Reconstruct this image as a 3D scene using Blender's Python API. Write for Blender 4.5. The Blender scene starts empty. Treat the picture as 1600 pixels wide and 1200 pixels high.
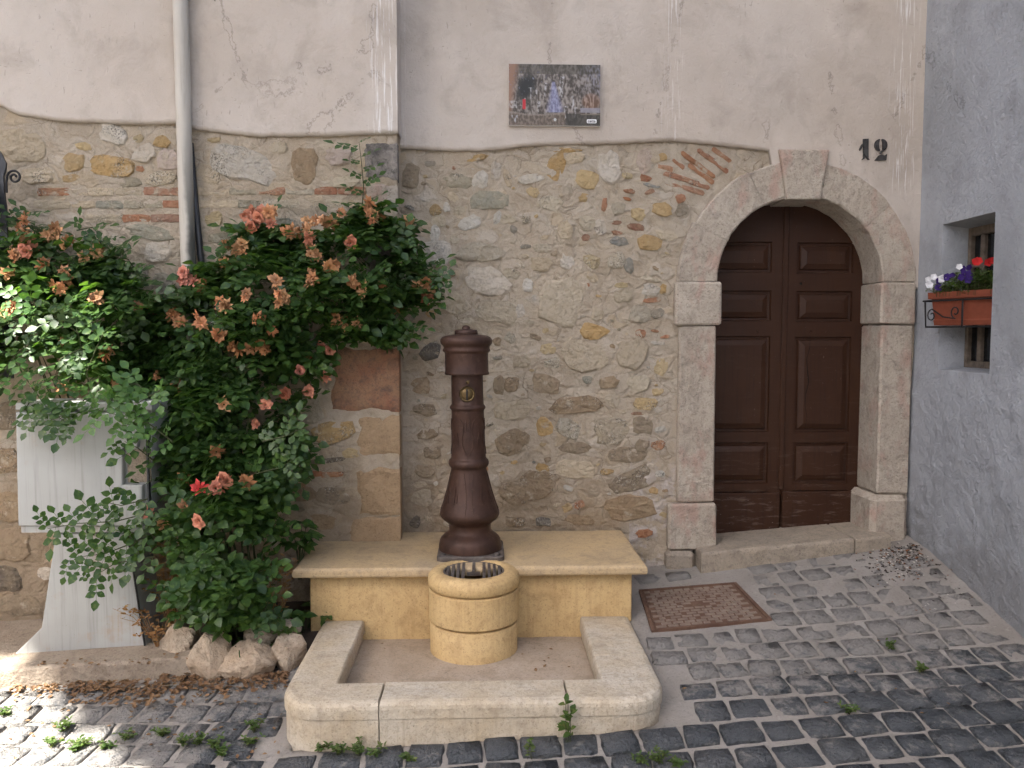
import bpy, math, random
import numpy as np
from mathutils import Vector, Matrix, noise as mn

random.seed(7)
rng = np.random.default_rng(7)
S = bpy.context.scene
COL = S.collection
R = math.radians

# ---------------------------------------------------------------- camera
F_PX = 1250.0
PITCH = math.atan(80 / F_PX)
YAW = math.atan(45 / F_PX)
CAM = Vector((0, -5.5, 1.6))
cd = bpy.data.cameras.new('camera')
cam = bpy.data.objects.new('camera', cd)
COL.objects.link(cam)
cam.location = CAM
cam.rotation_euler = (math.pi / 2 - PITCH, 0, -YAW)
cd.sensor_fit = 'HORIZONTAL'
cd.sensor_width = 36
cd.lens = 36 * F_PX / 1600
cd.clip_start = 0.05
cd.clip_end = 600
S.camera = cam
_fw = Vector((math.sin(YAW) * math.cos(PITCH), math.cos(YAW) * math.cos(PITCH), -math.sin(PITCH)))
_rt = Vector((math.cos(YAW), -math.sin(YAW), 0))
_up = _rt.cross(_fw)


def ray(px, py):
    return _fw + _rt * ((px - 800) / F_PX) + _up * ((600 - py) / F_PX)


def at(px, py, Y):
    d = ray(px, py)
    return CAM + d * ((Y - CAM.y) / d.y)


def atz(px, py, Z):
    d = ray(px, py)
    return CAM + d * ((Z - CAM.z) / d.z)


def pix(p):
    v = Vector(p) - CAM
    z = v.dot(_fw)
    return 800 + F_PX * v.dot(_rt) / z, 600 - F_PX * v.dot(_up) / z


# ---------------------------------------------------------------- light
SUN = Vector((-0.35, -0.45, 0.82)).normalized()
w = bpy.data.worlds.new('World')
S.world = w
w.use_nodes = True
wn = w.node_tree
wn.nodes.clear()
sky = wn.nodes.new('ShaderNodeTexSky')
sky.sky_type = 'NISHITA'
sky.sun_disc = False
sky.sun_elevation = math.asin(SUN.z)
sky.sun_rotation = math.atan2(SUN.x, SUN.y)
sky.air_density = 1.0
sky.dust_density = 4.0
sky.ozone_density = 0.2
bg = wn.nodes.new('ShaderNodeBackground')
bg.inputs['Strength'].default_value = 0.10
wo = wn.nodes.new('ShaderNodeOutputWorld')
wn.links.new(sky.outputs[0], bg.inputs[0])
wn.links.new(bg.outputs[0], wo.inputs[0])
sl = bpy.data.lights.new('sun', 'SUN')
sl.energy = 5.0
sl.angle = R(0.53)
sl.color = (1.0, 0.95, 0.86)
so = bpy.data.objects.new('sun', sl)
COL.objects.link(so)
so.rotation_euler = SUN.to_track_quat('Z', 'Y').to_euler()
so.location = SUN * 40
S.view_settings.view_transform = 'Standard'
S.view_settings.look = 'None'
S.view_settings.gamma = 1
S.view_settings.exposure = 2.5
S.view_settings.use_curve_mapping = False
S.cycles.max_bounces = 4
S.cycles.diffuse_bounces = 3
S.cycles.transparent_max_bounces = 6
S.cycles.caustics_reflective = False
S.cycles.caustics_refractive = False
S.cycles.sample_clamp_indirect = 6
S.cycles.use_denoising = True
S.cycles.use_adaptive_sampling = True
S.cycles.adaptive_threshold = 0.03


# ---------------------------------------------------------------- node helpers
class T:
    def __init__(s, name, rough=0.85):
        s.m = bpy.data.materials.new(name)
        s.m.use_nodes = True
        s.nt = s.m.node_tree
        s.b = s.nt.nodes['Principled BSDF']
        s.b.inputs['Roughness'].default_value = rough
        s.b.inputs['Specular IOR Level'].default_value = 0.3
        s.g = s.nt.nodes.new('ShaderNodeNewGeometry')
        s.pos = s.g.outputs['Position']

    def lk(s, a, b):
        s.nt.links.new(a, b)

    def put(s, sock, v):
        if hasattr(v, 'is_linked'):
            s.lk(v, sock)
        elif isinstance(v, (tuple, list)):
            sock.default_value = tuple(v) + (1,) if len(v) == 3 and len(sock.default_value) == 4 else v
        else:
            sock.default_value = v

    def map(s, scale=(1, 1, 1), rot=(0, 0, 0), vec=None):
        n = s.nt.nodes.new('ShaderNodeMapping')
        n.inputs['Scale'].default_value = scale
        n.inputs['Rotation'].default_value = rot
        s.lk(vec or s.pos, n.inputs['Vector'])
        return n.outputs[0]

    def noise(s, scale, detail=4, rough=0.55, vec=None, dist=0.0):
        n = s.nt.nodes.new('ShaderNodeTexNoise')
        n.inputs['Scale'].default_value = scale
        n.inputs['Detail'].default_value = detail
        n.inputs['Roughness'].default_value = rough
        n.inputs['Distortion'].default_value = dist
        s.lk(vec or s.pos, n.inputs['Vector'])
        return n.outputs['Fac']

    def voro(s, scale, vec=None, feature='F1', out='Distance'):
        n = s.nt.nodes.new('ShaderNodeTexVoronoi')
        n.feature = feature
        n.inputs['Scale'].default_value = scale
        s.lk(vec or s.pos, n.inputs['Vector'])
        return n.outputs[out]

    def ramp(s, fac, stops):
        n = s.nt.nodes.new('ShaderNodeValToRGB')
        el = n.color_ramp.elements
        while len(el) < len(stops):
            el.new(0.5)
        for e, (p, c) in zip(el, stops):
            e.position = p
            e.color = (c, c, c, 1) if not isinstance(c, (tuple, list)) else tuple(c) + (1,)
        s.lk(fac, n.inputs[0])
        return n.outputs[0]

    def mix(s, fac, a, b, mode='MIX'):
        n = s.nt.nodes.new('ShaderNodeMix')
        n.data_type = 'RGBA'
        n.blend_type = mode
        s.put(n.inputs[0], fac)
        s.put(n.inputs[6], a)
        s.put(n.inputs[7], b)
        return n.outputs[2]

    def math(s, op, a, b=0.0, clamp=False):
        n = s.nt.nodes.new('ShaderNodeMath')
        n.operation = op
        n.use_clamp = clamp
        s.put(n.inputs[0], a)
        s.put(n.inputs[1], b)
        return n.outputs[0]

    def xyz(s):
        n = s.nt.nodes.new('ShaderNodeSeparateXYZ')
        s.lk(s.pos, n.inputs[0])
        return n.outputs

    def bump(s, h, strength=0.5, dist=0.01, prev=None):
        n = s.nt.nodes.new('ShaderNodeBump')
        n.inputs['Strength'].default_value = strength
        n.inputs['Distance'].default_value = dist
        s.lk(h, n.inputs['Height'])
        if prev:
            s.lk(prev, n.inputs['Normal'])
        s.lk(n.outputs[0], s.b.inputs['Normal'])
        return n.outputs[0]

    def col(s, c):
        s.put(s.b.inputs['Base Color'], c)

    def objcol(s):
        n = s.nt.nodes.new('ShaderNodeObjectInfo')
        return n.outputs['Color'], n.outputs['Random']


def sq(a):
    return (a, a, a)


MAT = {}


def m_plaster(name, base, warm, streaks, rough_low=False):
    t = T(name, 0.92)
    big = t.noise(0.9, 5, 0.6)
    c = t.mix(t.ramp(big, [(0.35, 0), (0.68, 1)]), base, warm)
    c = t.mix(t.ramp(t.noise(3.3, 6, 0.65, dist=0.4), [(0.50, 0), (0.72, 0.65)]), c, tuple(x * 0.68 for x in warm))
    c = t.mix(t.ramp(t.noise(0.7, 5, 0.7, vec=t.map((1, 1, 1), (0.3, 0.8, 0))), [(0.5, 0), (0.72, 0.5)]), c, tuple(x * 0.75 for x in warm))
    cr_ = t.voro(1.1, vec=t.map((1.0, 1, 0.55), (0, 0.25, 0)), feature='DISTANCE_TO_EDGE')
    crn = t.math('ADD', cr_, t.math('MULTIPLY', t.math('SUBTRACT', t.noise(5, 5, 0.7), 0.5), 0.22))
    crk = t.math('MULTIPLY', t.ramp(t.math('ABSOLUTE', crn), [(0.0, 1), (0.006, 0)]), t.ramp(t.noise(0.9, 2), [(0.5, 0), (0.56, 0.7)]))
    c = t.mix(crk, c, tuple(x * 0.45 for x in warm))
    c = t.mix(t.ramp(t.noise(1.7, 4, 0.6, vec=t.map((1.3, 1, 0.8))), [(0.55, 0), (0.72, 0.5)]), c, tuple(min(1, x * 1.16) for x in base))
    # faint dark scratches and pits in two directions
    for sc, rot, th in (((60, 20, 14), 0.6, 0.70), ((26, 20, 70), -0.5, 0.71)):
        sp = t.noise(1.0, 2, 0.5, vec=t.map(sc, (0, rot, 0)))
        pres = t.ramp(t.noise(2.2, 3), [(0.45, 0.1), (0.62, 1)])
        k = t.math('MULTIPLY', t.ramp(sp, [(th, 0), (th + 0.03, 0.6)]), pres)
        c = t.mix(k, c, tuple(x * 0.5 for x in base))
    x, y, z = t.xyz()
    for (x0, wd, zz, amt) in streaks:
        d = t.math('ABSOLUTE', t.math('SUBTRACT', x, x0))
        band = t.ramp(t.math('DIVIDE', d, wd), [(0.2, 1), (1, 0)])
        hz = t.ramp(t.math('MULTIPLY', t.math('SUBTRACT', z, zz), 2.0), [(0.0, 0), (0.3, 1)])
        st = t.ramp(t.noise(1.0, 4, 0.7, vec=t.map((75, 30, 3.0))), [(0.55, 0), (0.62, 1)])
        k = t.math('MULTIPLY', t.math('MULTIPLY', band, st), t.math('MULTIPLY', hz, amt))
        c = t.mix(k, c, (0.72, 0.7, 0.68))
    if rough_low:
        # damp tide mark with a ragged edge near the foot of the wall
        dz = t.math('ADD', z, t.math('MULTIPLY', t.noise(2.6, 5, 0.65), -1.3))
        c = t.mix(t.ramp(t.math('ADD', dz, 0.75), [(0.28, 0.55), (0.5, 0)]), c, (0.17, 0.165, 0.165))
    t.col(c)
    b = t.bump(t.noise(140, 3, 0.6), 0.6, 0.005)
    b = t.bump(t.noise(16, 5, 0.6), 0.5, 0.02, b)
    if rough_low:
        t.bump(t.noise(38, 4, 0.6), 0.7, 0.015, b)
    MAT[name] = t.m
    return t


m_plaster('plaster', (0.50, 0.445, 0.395), (0.46, 0.395, 0.335), [(-0.62, 0.13, 2.6, 0.9), (1.28, 0.09, 2.75, 0.55), (2.87, 0.12, 2.5, 0.8)])
m_plaster('side_plaster', (0.345, 0.358, 0.382), (0.30, 0.31, 0.325), [], True)


def m_mortar():
    t = T('mortar', 0.95)
    c = t.mix(t.ramp(t.noise(1.3, 5, 0.6), [(0.35, 0), (0.65, 1)]), (0.575, 0.495, 0.395), (0.54, 0.445, 0.335))
    c = t.mix(t.ramp(t.noise(5.0, 6, 0.65, dist=0.5), [(0.48, 0), (0.72, 0.6)]), c, (0.42, 0.32, 0.22))
    c = t.mix(t.ramp(t.noise(9.0, 4, 0.6), [(0.58, 0), (0.74, 0.6)]), c, (0.63, 0.56, 0.47))
    wv = t.nt.nodes.new('ShaderNodeVectorMath')
    wv.operation = 'ADD'
    nn = t.nt.nodes.new('ShaderNodeTexNoise')
    nn.inputs['Scale'].default_value = 7.0
    nn.inputs['Detail'].default_value = 4
    t.lk(t.pos, nn.inputs['Vector'])
    sc_ = t.nt.nodes.new('ShaderNodeVectorMath')
    sc_.operation = 'SCALE'
    sc_.inputs['Scale'].default_value = 0.16
    t.lk(nn.outputs['Color'], sc_.inputs[0])
    t.lk(t.pos, wv.inputs[0])
    t.lk(sc_.outputs[0], wv.inputs[1])
    cell = t.voro(8.5, vec=t.map((0.8, 0.4, 1.25), vec=wv.outputs[0]), out='Color')
    edge = t.voro(8.5, vec=t.map((0.8, 0.4, 1.25), vec=wv.outputs[0]), feature='DISTANCE_TO_EDGE')
    inside = t.ramp(edge, [(0.06, 0), (0.16, 1)])
    pres = t.ramp(cell, [(0.35, 0), (0.65, 0.55)])
    c = t.mix(t.math('MULTIPLY', inside, pres), c, t.ramp(cell, [(0.3, (0.48, 0.375, 0.265)), (0.5, (0.60, 0.52, 0.415)), (0.62, (0.57, 0.445, 0.29)), (0.8, (0.64, 0.57, 0.48))]))
    crack = t.math('MULTIPLY', t.ramp(edge, [(0.0, 1), (0.022, 0)]), t.ramp(t.noise(4.5, 3), [(0.5, 0), (0.6, 0.6)]))
    c = t.mix(crack, c, (0.20, 0.145, 0.09))
    x, y, z = t.xyz()
    # old damp and rust-brown tide mark with a ragged edge, behind the fountain
    dz = t.math('ADD', z, t.math('MULTIPLY', t.noise(2.4, 5, 0.65), -1.5))
    low = t.ramp(t.math('ADD', dz, 0.55), [(0.12, 0.55), (0.62, 0)])
    lx = t.ramp(t.math('ADD', t.math('MULTIPLY', x, 0.4), t.math('MULTIPLY', t.noise(3.0), 0.3)), [(0.45, 1), (0.62, 0.0)])
    c = t.mix(t.math('MULTIPLY', low, lx), c, (0.27, 0.185, 0.105))
    # whitish lime bloom by the door jamb foot
    k = t.math('MULTIPLY', t.ramp(t.noise(6, 5, 0.7), [(0.46, 0), (0.56, 1)]),
               t.math('MULTIPLY', t.ramp(x, [(0.0, 0), (1.0, 1)]), t.ramp(z, [(0.55, 1), (0.95, 0)])))
    kx = t.math('GREATER_THAN', x, 1.02)
    c = t.mix(t.math('MULTIPLY', k, kx), c, (0.60, 0.53, 0.48))
    g = t.noise(220, 2, 0.6)
    c = t.mix(t.ramp(g, [(0.3, 0.28), (0.5, 0)]), c, (0.2, 0.15, 0.1))
    c = t.mix(t.ramp(g, [(0.6, 0), (0.75, 0.3)]), c, (0.7, 0.63, 0.52))
    t.col(c)
    b = t.bump(g, 0.9, 0.008)
    b = t.bump(t.noise(32, 6, 0.7), 1.0, 0.03, b)
    t.bump(t.math('SUBTRACT', inside, t.math('MULTIPLY', crack, 1.5)), 0.6, 0.012, b)
    MAT['mortar'] = t.m


m_mortar()


def m_stone():
    """rubble stone / brick: colour per piece comes from the object colour"""
    t = T('rubble_stone', 0.9)
    oc, rnd = t.objcol()
    c = t.mix(t.ramp(t.noise(14, 5, 0.65), [(0.35, 0), (0.7, 0.75)]), oc, t.mix(0.5, oc, (0.50, 0.40, 0.26)))
    c = t.mix(t.ramp(t.noise(40, 4, 0.7), [(0.5, 0), (0.7, 0.5)]), c, t.mix(1.0, oc, (0.5, 0.47, 0.42), 'MULTIPLY'))
    # black/white lichen speckle on some of them
    lich = t.math('MULTIPLY', t.ramp(rnd, [(0.55, 0), (0.75, 1)]), t.ramp(t.noise(9, 4), [(0.48, 0), (0.62, 1)]))
    sp = t.ramp(t.noise(95, 3, 0.7), [(0.50, 0), (0.55, 0.75)])
    c = t.mix(t.math('MULTIPLY', lich, sp), c, (0.11, 0.10, 0.085))
    sp2 = t.ramp(t.noise(70, 3, 0.7, vec=t.map((1, 1, 1), (0.5, 0.2, 0))), [(0.56, 0), (0.6, 0.7)])
    c = t.mix(t.math('MULTIPLY', lich, sp2), c, (0.66, 0.61, 0.52))
    # mortar smeared over parts of the faces
    c = t.mix(t.ramp(t.noise(11, 5, 0.7, vec=t.map((1, 1, 1), (1, 0.4, 0))), [(0.57, 0), (0.66, 0.85)]), c, (0.53, 0.45, 0.345))
    t.col(c)
    b = t.bump(t.noise(120, 4, 0.7), 0.9, 0.008)
    t.bump(t.noise(26, 6, 0.7), 1.0, 0.04, b)
    MAT['rubble'] = t.m


m_stone()


def m_dressed(name, base, alt, dark, rough=0.8, sc=1.0, streak=0.0, bumpk=1.0, pink=None):
    t = T(name, rough)
    c = t.mix(t.ramp(t.noise(2.6 * sc, 6, 0.65), [(0.33, 0), (0.68, 1)]), base, alt)
    c = t.mix(t.ramp(t.noise(8 * sc, 6, 0.7, dist=0.6), [(0.5, 0), (0.75, 0.75)]), c, dark)
    if pink:
        c = t.mix(t.ramp(t.noise(4 * sc, 4, 0.6, vec=t.map((1.4, 1, 0.7), (0, 0.6, 0))), [(0.52, 0), (0.66, 0.7)]), c, pink)
    if streak:
        s_ = t.ramp(t.noise(1.0, 4, 0.65, vec=t.map((38, 38, 2.0))), [(0.5, 0), (0.72, streak)])
        c = t.mix(s_, c, dark)
    g = t.noise(90, 4, 0.7)
    c = t.mix(t.ramp(g, [(0.28, 0.75), (0.44, 0)]), c, tuple(x * 0.45 for x in dark))
    c = t.mix(t.ramp(t.noise(34, 5, 0.75), [(0.52, 0), (0.66, 0.5)]), c, dark)
    c = t.mix(t.ramp(g, [(0.62, 0), (0.8, 0.35)]), c, tuple(min(0.8, x * 1.3) for x in base))
    t.col(c)
    b = t.bump(g, 0.7 * bumpk, 0.006)
    t.bump(t.noise(17, 6, 0.65), 0.8 * bumpk, 0.02, b)
    MAT[name] = t.m
    return t


m_dressed('portal_stone', (0.50, 0.44, 0.365), (0.40, 0.34, 0.275), (0.20, 0.165, 0.135), 0.85, 1.5, 0.0, 1.5, (0.42, 0.28, 0.225))
m_dressed('yellow_stone', (0.58, 0.42, 0.215), (0.52, 0.36, 0.17), (0.34, 0.22, 0.10), 0.7, 1.0, 0.4, 0.5)
m_dressed('bench_top_stone', (0.41, 0.315, 0.20), (0.52, 0.38, 0.21), (0.25, 0.195, 0.135), 0.65, 0.8, 0.0, 0.5)
m_dressed('basin_stone', (0.53, 0.485, 0.41), (0.47, 0.385, 0.27), (0.27, 0.22, 0.165), 0.8, 1.1, 0.4, 0.8)
m_dressed('basin_floor_stone', (0.40, 0.335, 0.27), (0.34, 0.27, 0.20), (0.22, 0.17, 0.12), 0.75, 0.9, 0.0, 0.6)
m_dressed('step_stone', (0.31, 0.265, 0.215), (0.36, 0.30, 0.23), (0.17, 0.145, 0.12), 0.85, 1.4, 0.0, 1.4)
m_dressed('kerb_concrete', (0.33, 0.28, 0.225), (0.27, 0.215, 0.165), (0.17, 0.13, 0.10), 0.9, 1.2, 0.0, 1.3)
m_dressed('boulder', (0.50, 0.42, 0.33), (0.42, 0.32, 0.23), (0.25, 0.19, 0.14), 0.9, 2.2, 0.0, 1.6)
m_dressed('block_stone', (0.40, 0.285, 0.175), (0.34, 0.235, 0.14), (0.22, 0.145, 0.085), 0.9, 1.6, 0.0, 1.6)
m_dressed('red_stone', (0.27, 0.125, 0.075), (0.33, 0.20, 0.12), (0.075, 0.06, 0.06), 0.9, 2.0, 0.0, 1.6)
m_dressed('sooty_stone', (0.34, 0.30, 0.265), (0.075, 0.07, 0.067), (0.03, 0.029, 0.028), 0.9, 2.2, 0.0, 1.6)


def m_door():
    t = T('door_paint', 0.5)
    t.b.inputs['Specular IOR Level'].default_value = 0.22
    c = t.mix(t.ramp(t.noise(2.2, 5, 0.6), [(0.35, 0), (0.7, 1)]), (0.034, 0.0135, 0.0068), (0.045, 0.019, 0.0095))
    gr = t.noise(1.0, 5, 0.65, vec=t.map((55, 20, 3.0)))
    c = t.mix(t.ramp(gr, [(0.5, 0), (0.72, 0.6)]), c, (0.018, 0.009, 0.007))
    x, y, z = t.xyz()
    # dust scuffed on to the lower boards
    scuff = t.ramp(t.noise(1.0, 5, 0.7, vec=t.map((7, 7, 40))), [(0.55, 0), (0.68, 0.5)])
    zz = t.ramp(z, [(0.35, 1), (0.95, 0.12)])
    c = t.mix(t.math('MULTIPLY', scuff, zz), c, (0.15, 0.11, 0.09))
    c = t.mix(t.ramp(t.noise(60, 2), [(0.72, 0), (0.76, 0.6)]), c, (0.16, 0.13, 0.11))
    t.col(c)
    t.put(t.b.inputs['Roughness'], t.ramp(t.noise(9, 4), [(0.3, 0.36), (0.7, 0.6)]))
    b = t.bump(gr, 0.25, 0.004)
    t.bump(t.noise(7, 4), 0.25, 0.008, b)
    MAT['door'] = t.m


m_door()


def m_iron(name, base, alt, dust, rough=0.5, metal=0.35):
    t = T(name, rough)
    c = t.mix(t.ramp(t.noise(7, 5, 0.65), [(0.35, 0), (0.65, 1)]), base, alt)
    c = t.mix(t.ramp(t.noise(26, 5, 0.7), [(0.56, 0), (0.74, 0.55)]), c, dust)
    c = t.mix(t.ramp(t.noise(1.0, 4, 0.6, vec=t.map((30, 30, 3))), [(0.55, 0), (0.7, 0.5)]), c, tuple(x * 0.5 for x in base))
    t.col(c)
    t.b.inputs['Metallic'].default_value = metal
    t.put(t.b.inputs['Roughness'], t.ramp(t.noise(14, 4), [(0.3, rough - 0.12), (0.7, rough + 0.16)]))
    b = t.bump(t.noise(110, 3, 0.6), 0.25, 0.003)
    t.bump(t.noise(22, 3), 0.2, 0.006, b)
    MAT[name] = t.m


m_iron('cast_iron', (0.072, 0.037, 0.026), (0.042, 0.023, 0.018), (0.15, 0.095, 0.07), 0.5, 0.3)
m_iron('plate_iron', (0.13, 0.115, 0.105), (0.085, 0.065, 0.055), (0.22, 0.19, 0.165), 0.6, 0.3)
m_iron('black_iron', (0.018, 0.018, 0.020), (0.030, 0.029, 0.03), (0.06, 0.05, 0.045), 0.5, 0.4)
m_iron('grey_iron', (0.06, 0.063, 0.07), (0.045, 0.047, 0.052), (0.10, 0.10, 0.105), 0.45, 0.5)
m_iron('brass', (0.17, 0.115, 0.05), (0.10, 0.07, 0.035), (0.26, 0.19, 0.09), 0.4, 0.8)
m_iron('rusty_lid', (0.20, 0.155, 0.125), (0.16, 0.115, 0.09), (0.31, 0.27, 0.235), 0.85, 0.0)
m_iron('rusty_lid_edge', (0.13, 0.075, 0.05), (0.09, 0.05, 0.035), (0.2, 0.14, 0.10), 0.85, 0.0)


def m_cobble():
    t = T('cobble', 0.62)
    oc, rnd = t.objcol()
    c = t.mix(t.ramp(t.noise(9, 4), [(0.3, 0), (0.7, 1)]), (0.045, 0.053, 0.063), (0.085, 0.093, 0.103))
    c = t.mix(t.ramp(rnd, [(0.0, 0.0), (1.0, 0.45)]), c, (0.120, 0.122, 0.125))
    x, y, z = t.xyz()
    # swept dust: a drift against the houses, thinning into the street
    drift = t.ramp(t.math('ADD', t.math('ADD', y, t.math('MULTIPLY', t.noise(1.6, 4), 0.9)), 1.75), [(0.35, 0.0), (1.0, 1.0)])
    dl = t.ramp(t.math('ADD', t.math('MULTIPLY', x, -0.5), t.math('MULTIPLY', t.noise(2.0, 4), 0.5)), [(0.85, 0), (1.3, 0.8)])  # extra dust at the left, put in to whiten the sun patch
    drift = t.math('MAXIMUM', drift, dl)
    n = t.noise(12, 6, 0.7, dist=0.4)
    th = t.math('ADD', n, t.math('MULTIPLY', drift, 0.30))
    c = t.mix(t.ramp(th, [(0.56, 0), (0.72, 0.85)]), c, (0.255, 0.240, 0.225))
    c = t.mix(t.ramp(t.noise(70, 3, 0.7), [(0.62, 0), (0.72, 0.4)]), c, (0.3, 0.29, 0.27))
    t.col(c)
    t.put(t.b.inputs['Roughness'], t.ramp(th, [(0.5, 0.5), (0.72, 0.95)]))
    b = t.bump(t.noise(60, 4, 0.7), 0.8, 0.01)
    t.bump(t.noise(15, 5, 0.65), 1.0, 0.035, b)
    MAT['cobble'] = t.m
    t = T('ground', 0.95)
    c = t.mix(t.ramp(t.noise(3, 5), [(0.35, 0), (0.65, 1)]), (0.27, 0.25, 0.23), (0.215, 0.195, 0.175))
    c = t.mix(t.ramp(t.noise(60, 3, 0.7), [(0.55, 0), (0.7, 0.6)]), c, (0.14, 0.125, 0.11))
    c = t.mix(t.ramp(t.noise(24, 4, 0.7), [(0.6, 0), (0.72, 0.5)]), c, (0.36, 0.34, 0.31))
    t.col(c)
    b = t.bump(t.noise(130, 3, 0.7), 0.5, 0.005)
    t.bump(t.noise(24, 5), 0.6, 0.014, b)
    MAT['ground'] = t.m


m_cobble()


def m_leaf(name, a, b_, cx, trans=0.3, rough=0.42):
    t = T(name, rough)
    n = t.noise(17, 2)
    c = t.mix(t.ramp(n, [(0.38, 0), (0.62, 1)]), a, b_)
    c = t.mix(t.ramp(t.noise(41, 1, vec=t.map((1, 1, 1), (0.7, 0.3, 0))), [(0.55, 0), (0.68, 0.8)]), c, cx)
    t.col(c)
    t.b.inputs['Specular IOR Level'].default_value = 0.42
    tr = t.nt.nodes.new('ShaderNodeBsdfTranslucent')
    t.put(tr.inputs['Color'], t.mix(1.0, c, (2.4, 2.6, 0.9), 'MULTIPLY'))
    ms = t.nt.nodes.new('ShaderNodeMixShader')
    ms.inputs[0].default_value = trans
    out = t.nt.nodes['Material Output']
    t.lk(t.b.outputs[0], ms.inputs[1])
    t.lk(tr.outputs[0], ms.inputs[2])
    t.lk(ms.outputs[0], out.inputs['Surface'])
    MAT[name] = t.m


m_leaf('rose_leaf', (0.026, 0.062, 0.018), (0.046, 0.092, 0.022), (0.080, 0.13, 0.028))
m_leaf('bright_leaf', (0.075, 0.15, 0.035), (0.05, 0.115, 0.035), (0.11, 0.19, 0.05))  # lighter green; on the rose shoots it paints in the backlit glow
m_leaf('weed_leaf', (0.050, 0.095, 0.022), (0.075, 0.115, 0.03), (0.12, 0.13, 0.045))
m_leaf('tree_leaf', (0.035, 0.075, 0.02), (0.05, 0.095, 0.025), (0.07, 0.11, 0.03), 0.15)
m_leaf('dry_leaf', (0.30, 0.17, 0.075), (0.22, 0.11, 0.05), (0.40, 0.27, 0.13), 0.2, 0.8)
m_leaf('litter_leaf', (0.16, 0.088, 0.046), (0.215, 0.13, 0.07), (0.10, 0.058, 0.035), 0.1, 0.85)


def m_flat(name, c, rough=0.6, use_obj=False, var=0.25, metal=0.0):
    t = T(name, rough)
    base = t.objcol()[0] if use_obj else c
    dark = t.mix(1.0, base, (1 - var,) * 3, 'MULTIPLY')
    t.col(t.mix(t.ramp(t.noise(30, 4, 0.6), [(0.35, 0), (0.7, 1)]), base, dark))
    t.b.inputs['Metallic'].default_value = metal
    t.bump(t.noise(60, 3), 0.15, 0.003)
    MAT[name] = t.m


m_flat('petal', None, 0.7, True, 0.45)
m_flat('stem', (0.05, 0.06, 0.022), 0.7)
m_flat('bark', (0.11, 0.085, 0.06), 0.9)
m_flat('glass_dark', (0.012, 0.013, 0.014), 0.08)
m_flat('window_wood', (0.16, 0.125, 0.095), 0.75, False, 0.5)
m_flat('terracotta', (0.22, 0.060, 0.032), 0.55, False, 0.18)
m_flat('soil', (0.06, 0.042, 0.03), 0.95)
m_flat('stencil_black', (0.06, 0.057, 0.057), 0.9, False, 0.6)
m_flat('white_print', (0.75, 0.75, 0.75), 0.5, False, 0.05)
m_flat('black_print', (0.02, 0.02, 0.025), 0.5, False, 0.05)
m_flat('red_print', (0.62, 0.05, 0.06), 0.5, False, 0.2)
m_flat('hole_black', (0.006, 0.006, 0.006), 0.9)
m_flat('grit', (0.10, 0.08, 0.065), 0.95, True, 0.4)
m_flat('web', (0.42, 0.41, 0.40), 0.95)


def m_cabinet():
    t = T('cabinet_grp', 0.6)
    c = t.mix(t.ramp(t.noise(2.0, 4), [(0.35, 0), (0.65, 1)]), (0.375, 0.385, 0.38), (0.325, 0.33, 0.32))
    st = t.noise(1.0, 5, 0.65, vec=t.map((46, 46, 1.6)))
    c = t.mix(t.ramp(st, [(0.5, 0), (0.72, 0.55)]), c, (0.21, 0.21, 0.195))
    c = t.mix(t.math('MULTIPLY', t.ramp(t.noise(3.4, 5, 0.7), [(0.56, 0), (0.68, 0.8)]), t.ramp(st, [(0.38, 0.2), (0.6, 1)])), c, (0.33, 0.255, 0.185))
    c = t.mix(t.ramp(t.noise(85, 2), [(0.73, 0), (0.77, 0.6)]), c, (0.2, 0.18, 0.15))
    t.col(c)
    t.bump(st, 0.12, 0.003)
    MAT['cabinet'] = t.m
    t = T('pipe_paint', 0.5)
    c = t.mix(t.ramp(t.noise(3, 4), [(0.35, 0), (0.65, 1)]), (0.44, 0.40, 0.345), (0.49, 0.455, 0.40))
    x, y, z = t.xyz()
    # mildew run down one side of the lower length
    side = t.ramp(t.math('ADD', t.math('MULTIPLY', t.math('ADD', x, 1.87), 9.0), t.math('MULTIPLY', t.noise(7, 4), 0.5)), [(0.28, 0), (0.5, 1)])
    lowz = t.ramp(t.math('SUBTRACT', z, 1.9), [(0.3, 1), (1.0, 0.1)])
    c = t.mix(t.math('MULTIPLY', side, lowz), c, (0.085, 0.085, 0.075))
    c = t.mix(t.ramp(t.noise(1, 4, 0.6, vec=t.map((40, 40, 3))), [(0.52, 0), (0.7, 0.45)]), c, (0.27, 0.24, 0.2))
    t.col(c)
    MAT['pipe'] = t.m
    t = T('cave_print', 0.35)
    a = t.nt.nodes.new('ShaderNodeVertexColor')
    a.layer_name = 'print'
    t.col(a.outputs[0])
    MAT['cave'] = t.m


m_cabinet()


# ---------------------------------------------------------------- mesh helpers
def link(o, parent=None, world=True):
    COL.objects.link(o)
    if parent is not None:
        o.parent = parent
        if world:
            o.matrix_parent_inverse = MW[parent.name].inverted()
    return o


MW = {}


def mesh(name, v, f, smooth=False):
    me = bpy.data.meshes.new(name)
    me.from_pydata([tuple(p) for p in v], [], f)
    me.update()
    if smooth:
        me.polygons.foreach_set('use_smooth', [True] * len(me.polygons))
        if len(me.polygons) < 4000:
            me.set_sharp_from_angle(angle=R(48))
    return me


def obj(name, v, f, mat, parent=None, smooth=False, color=None):
    me = v if f is None else mesh(name, v, f, smooth)
    o = bpy.data.objects.new(name, me)
    if mat and not me.materials:
        me.materials.append(MAT[mat])
    link(o, parent)
    MW[o.name] = Matrix.Identity(4)
    if color:
        o.color = tuple(color) + (1,)
    return o


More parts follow.
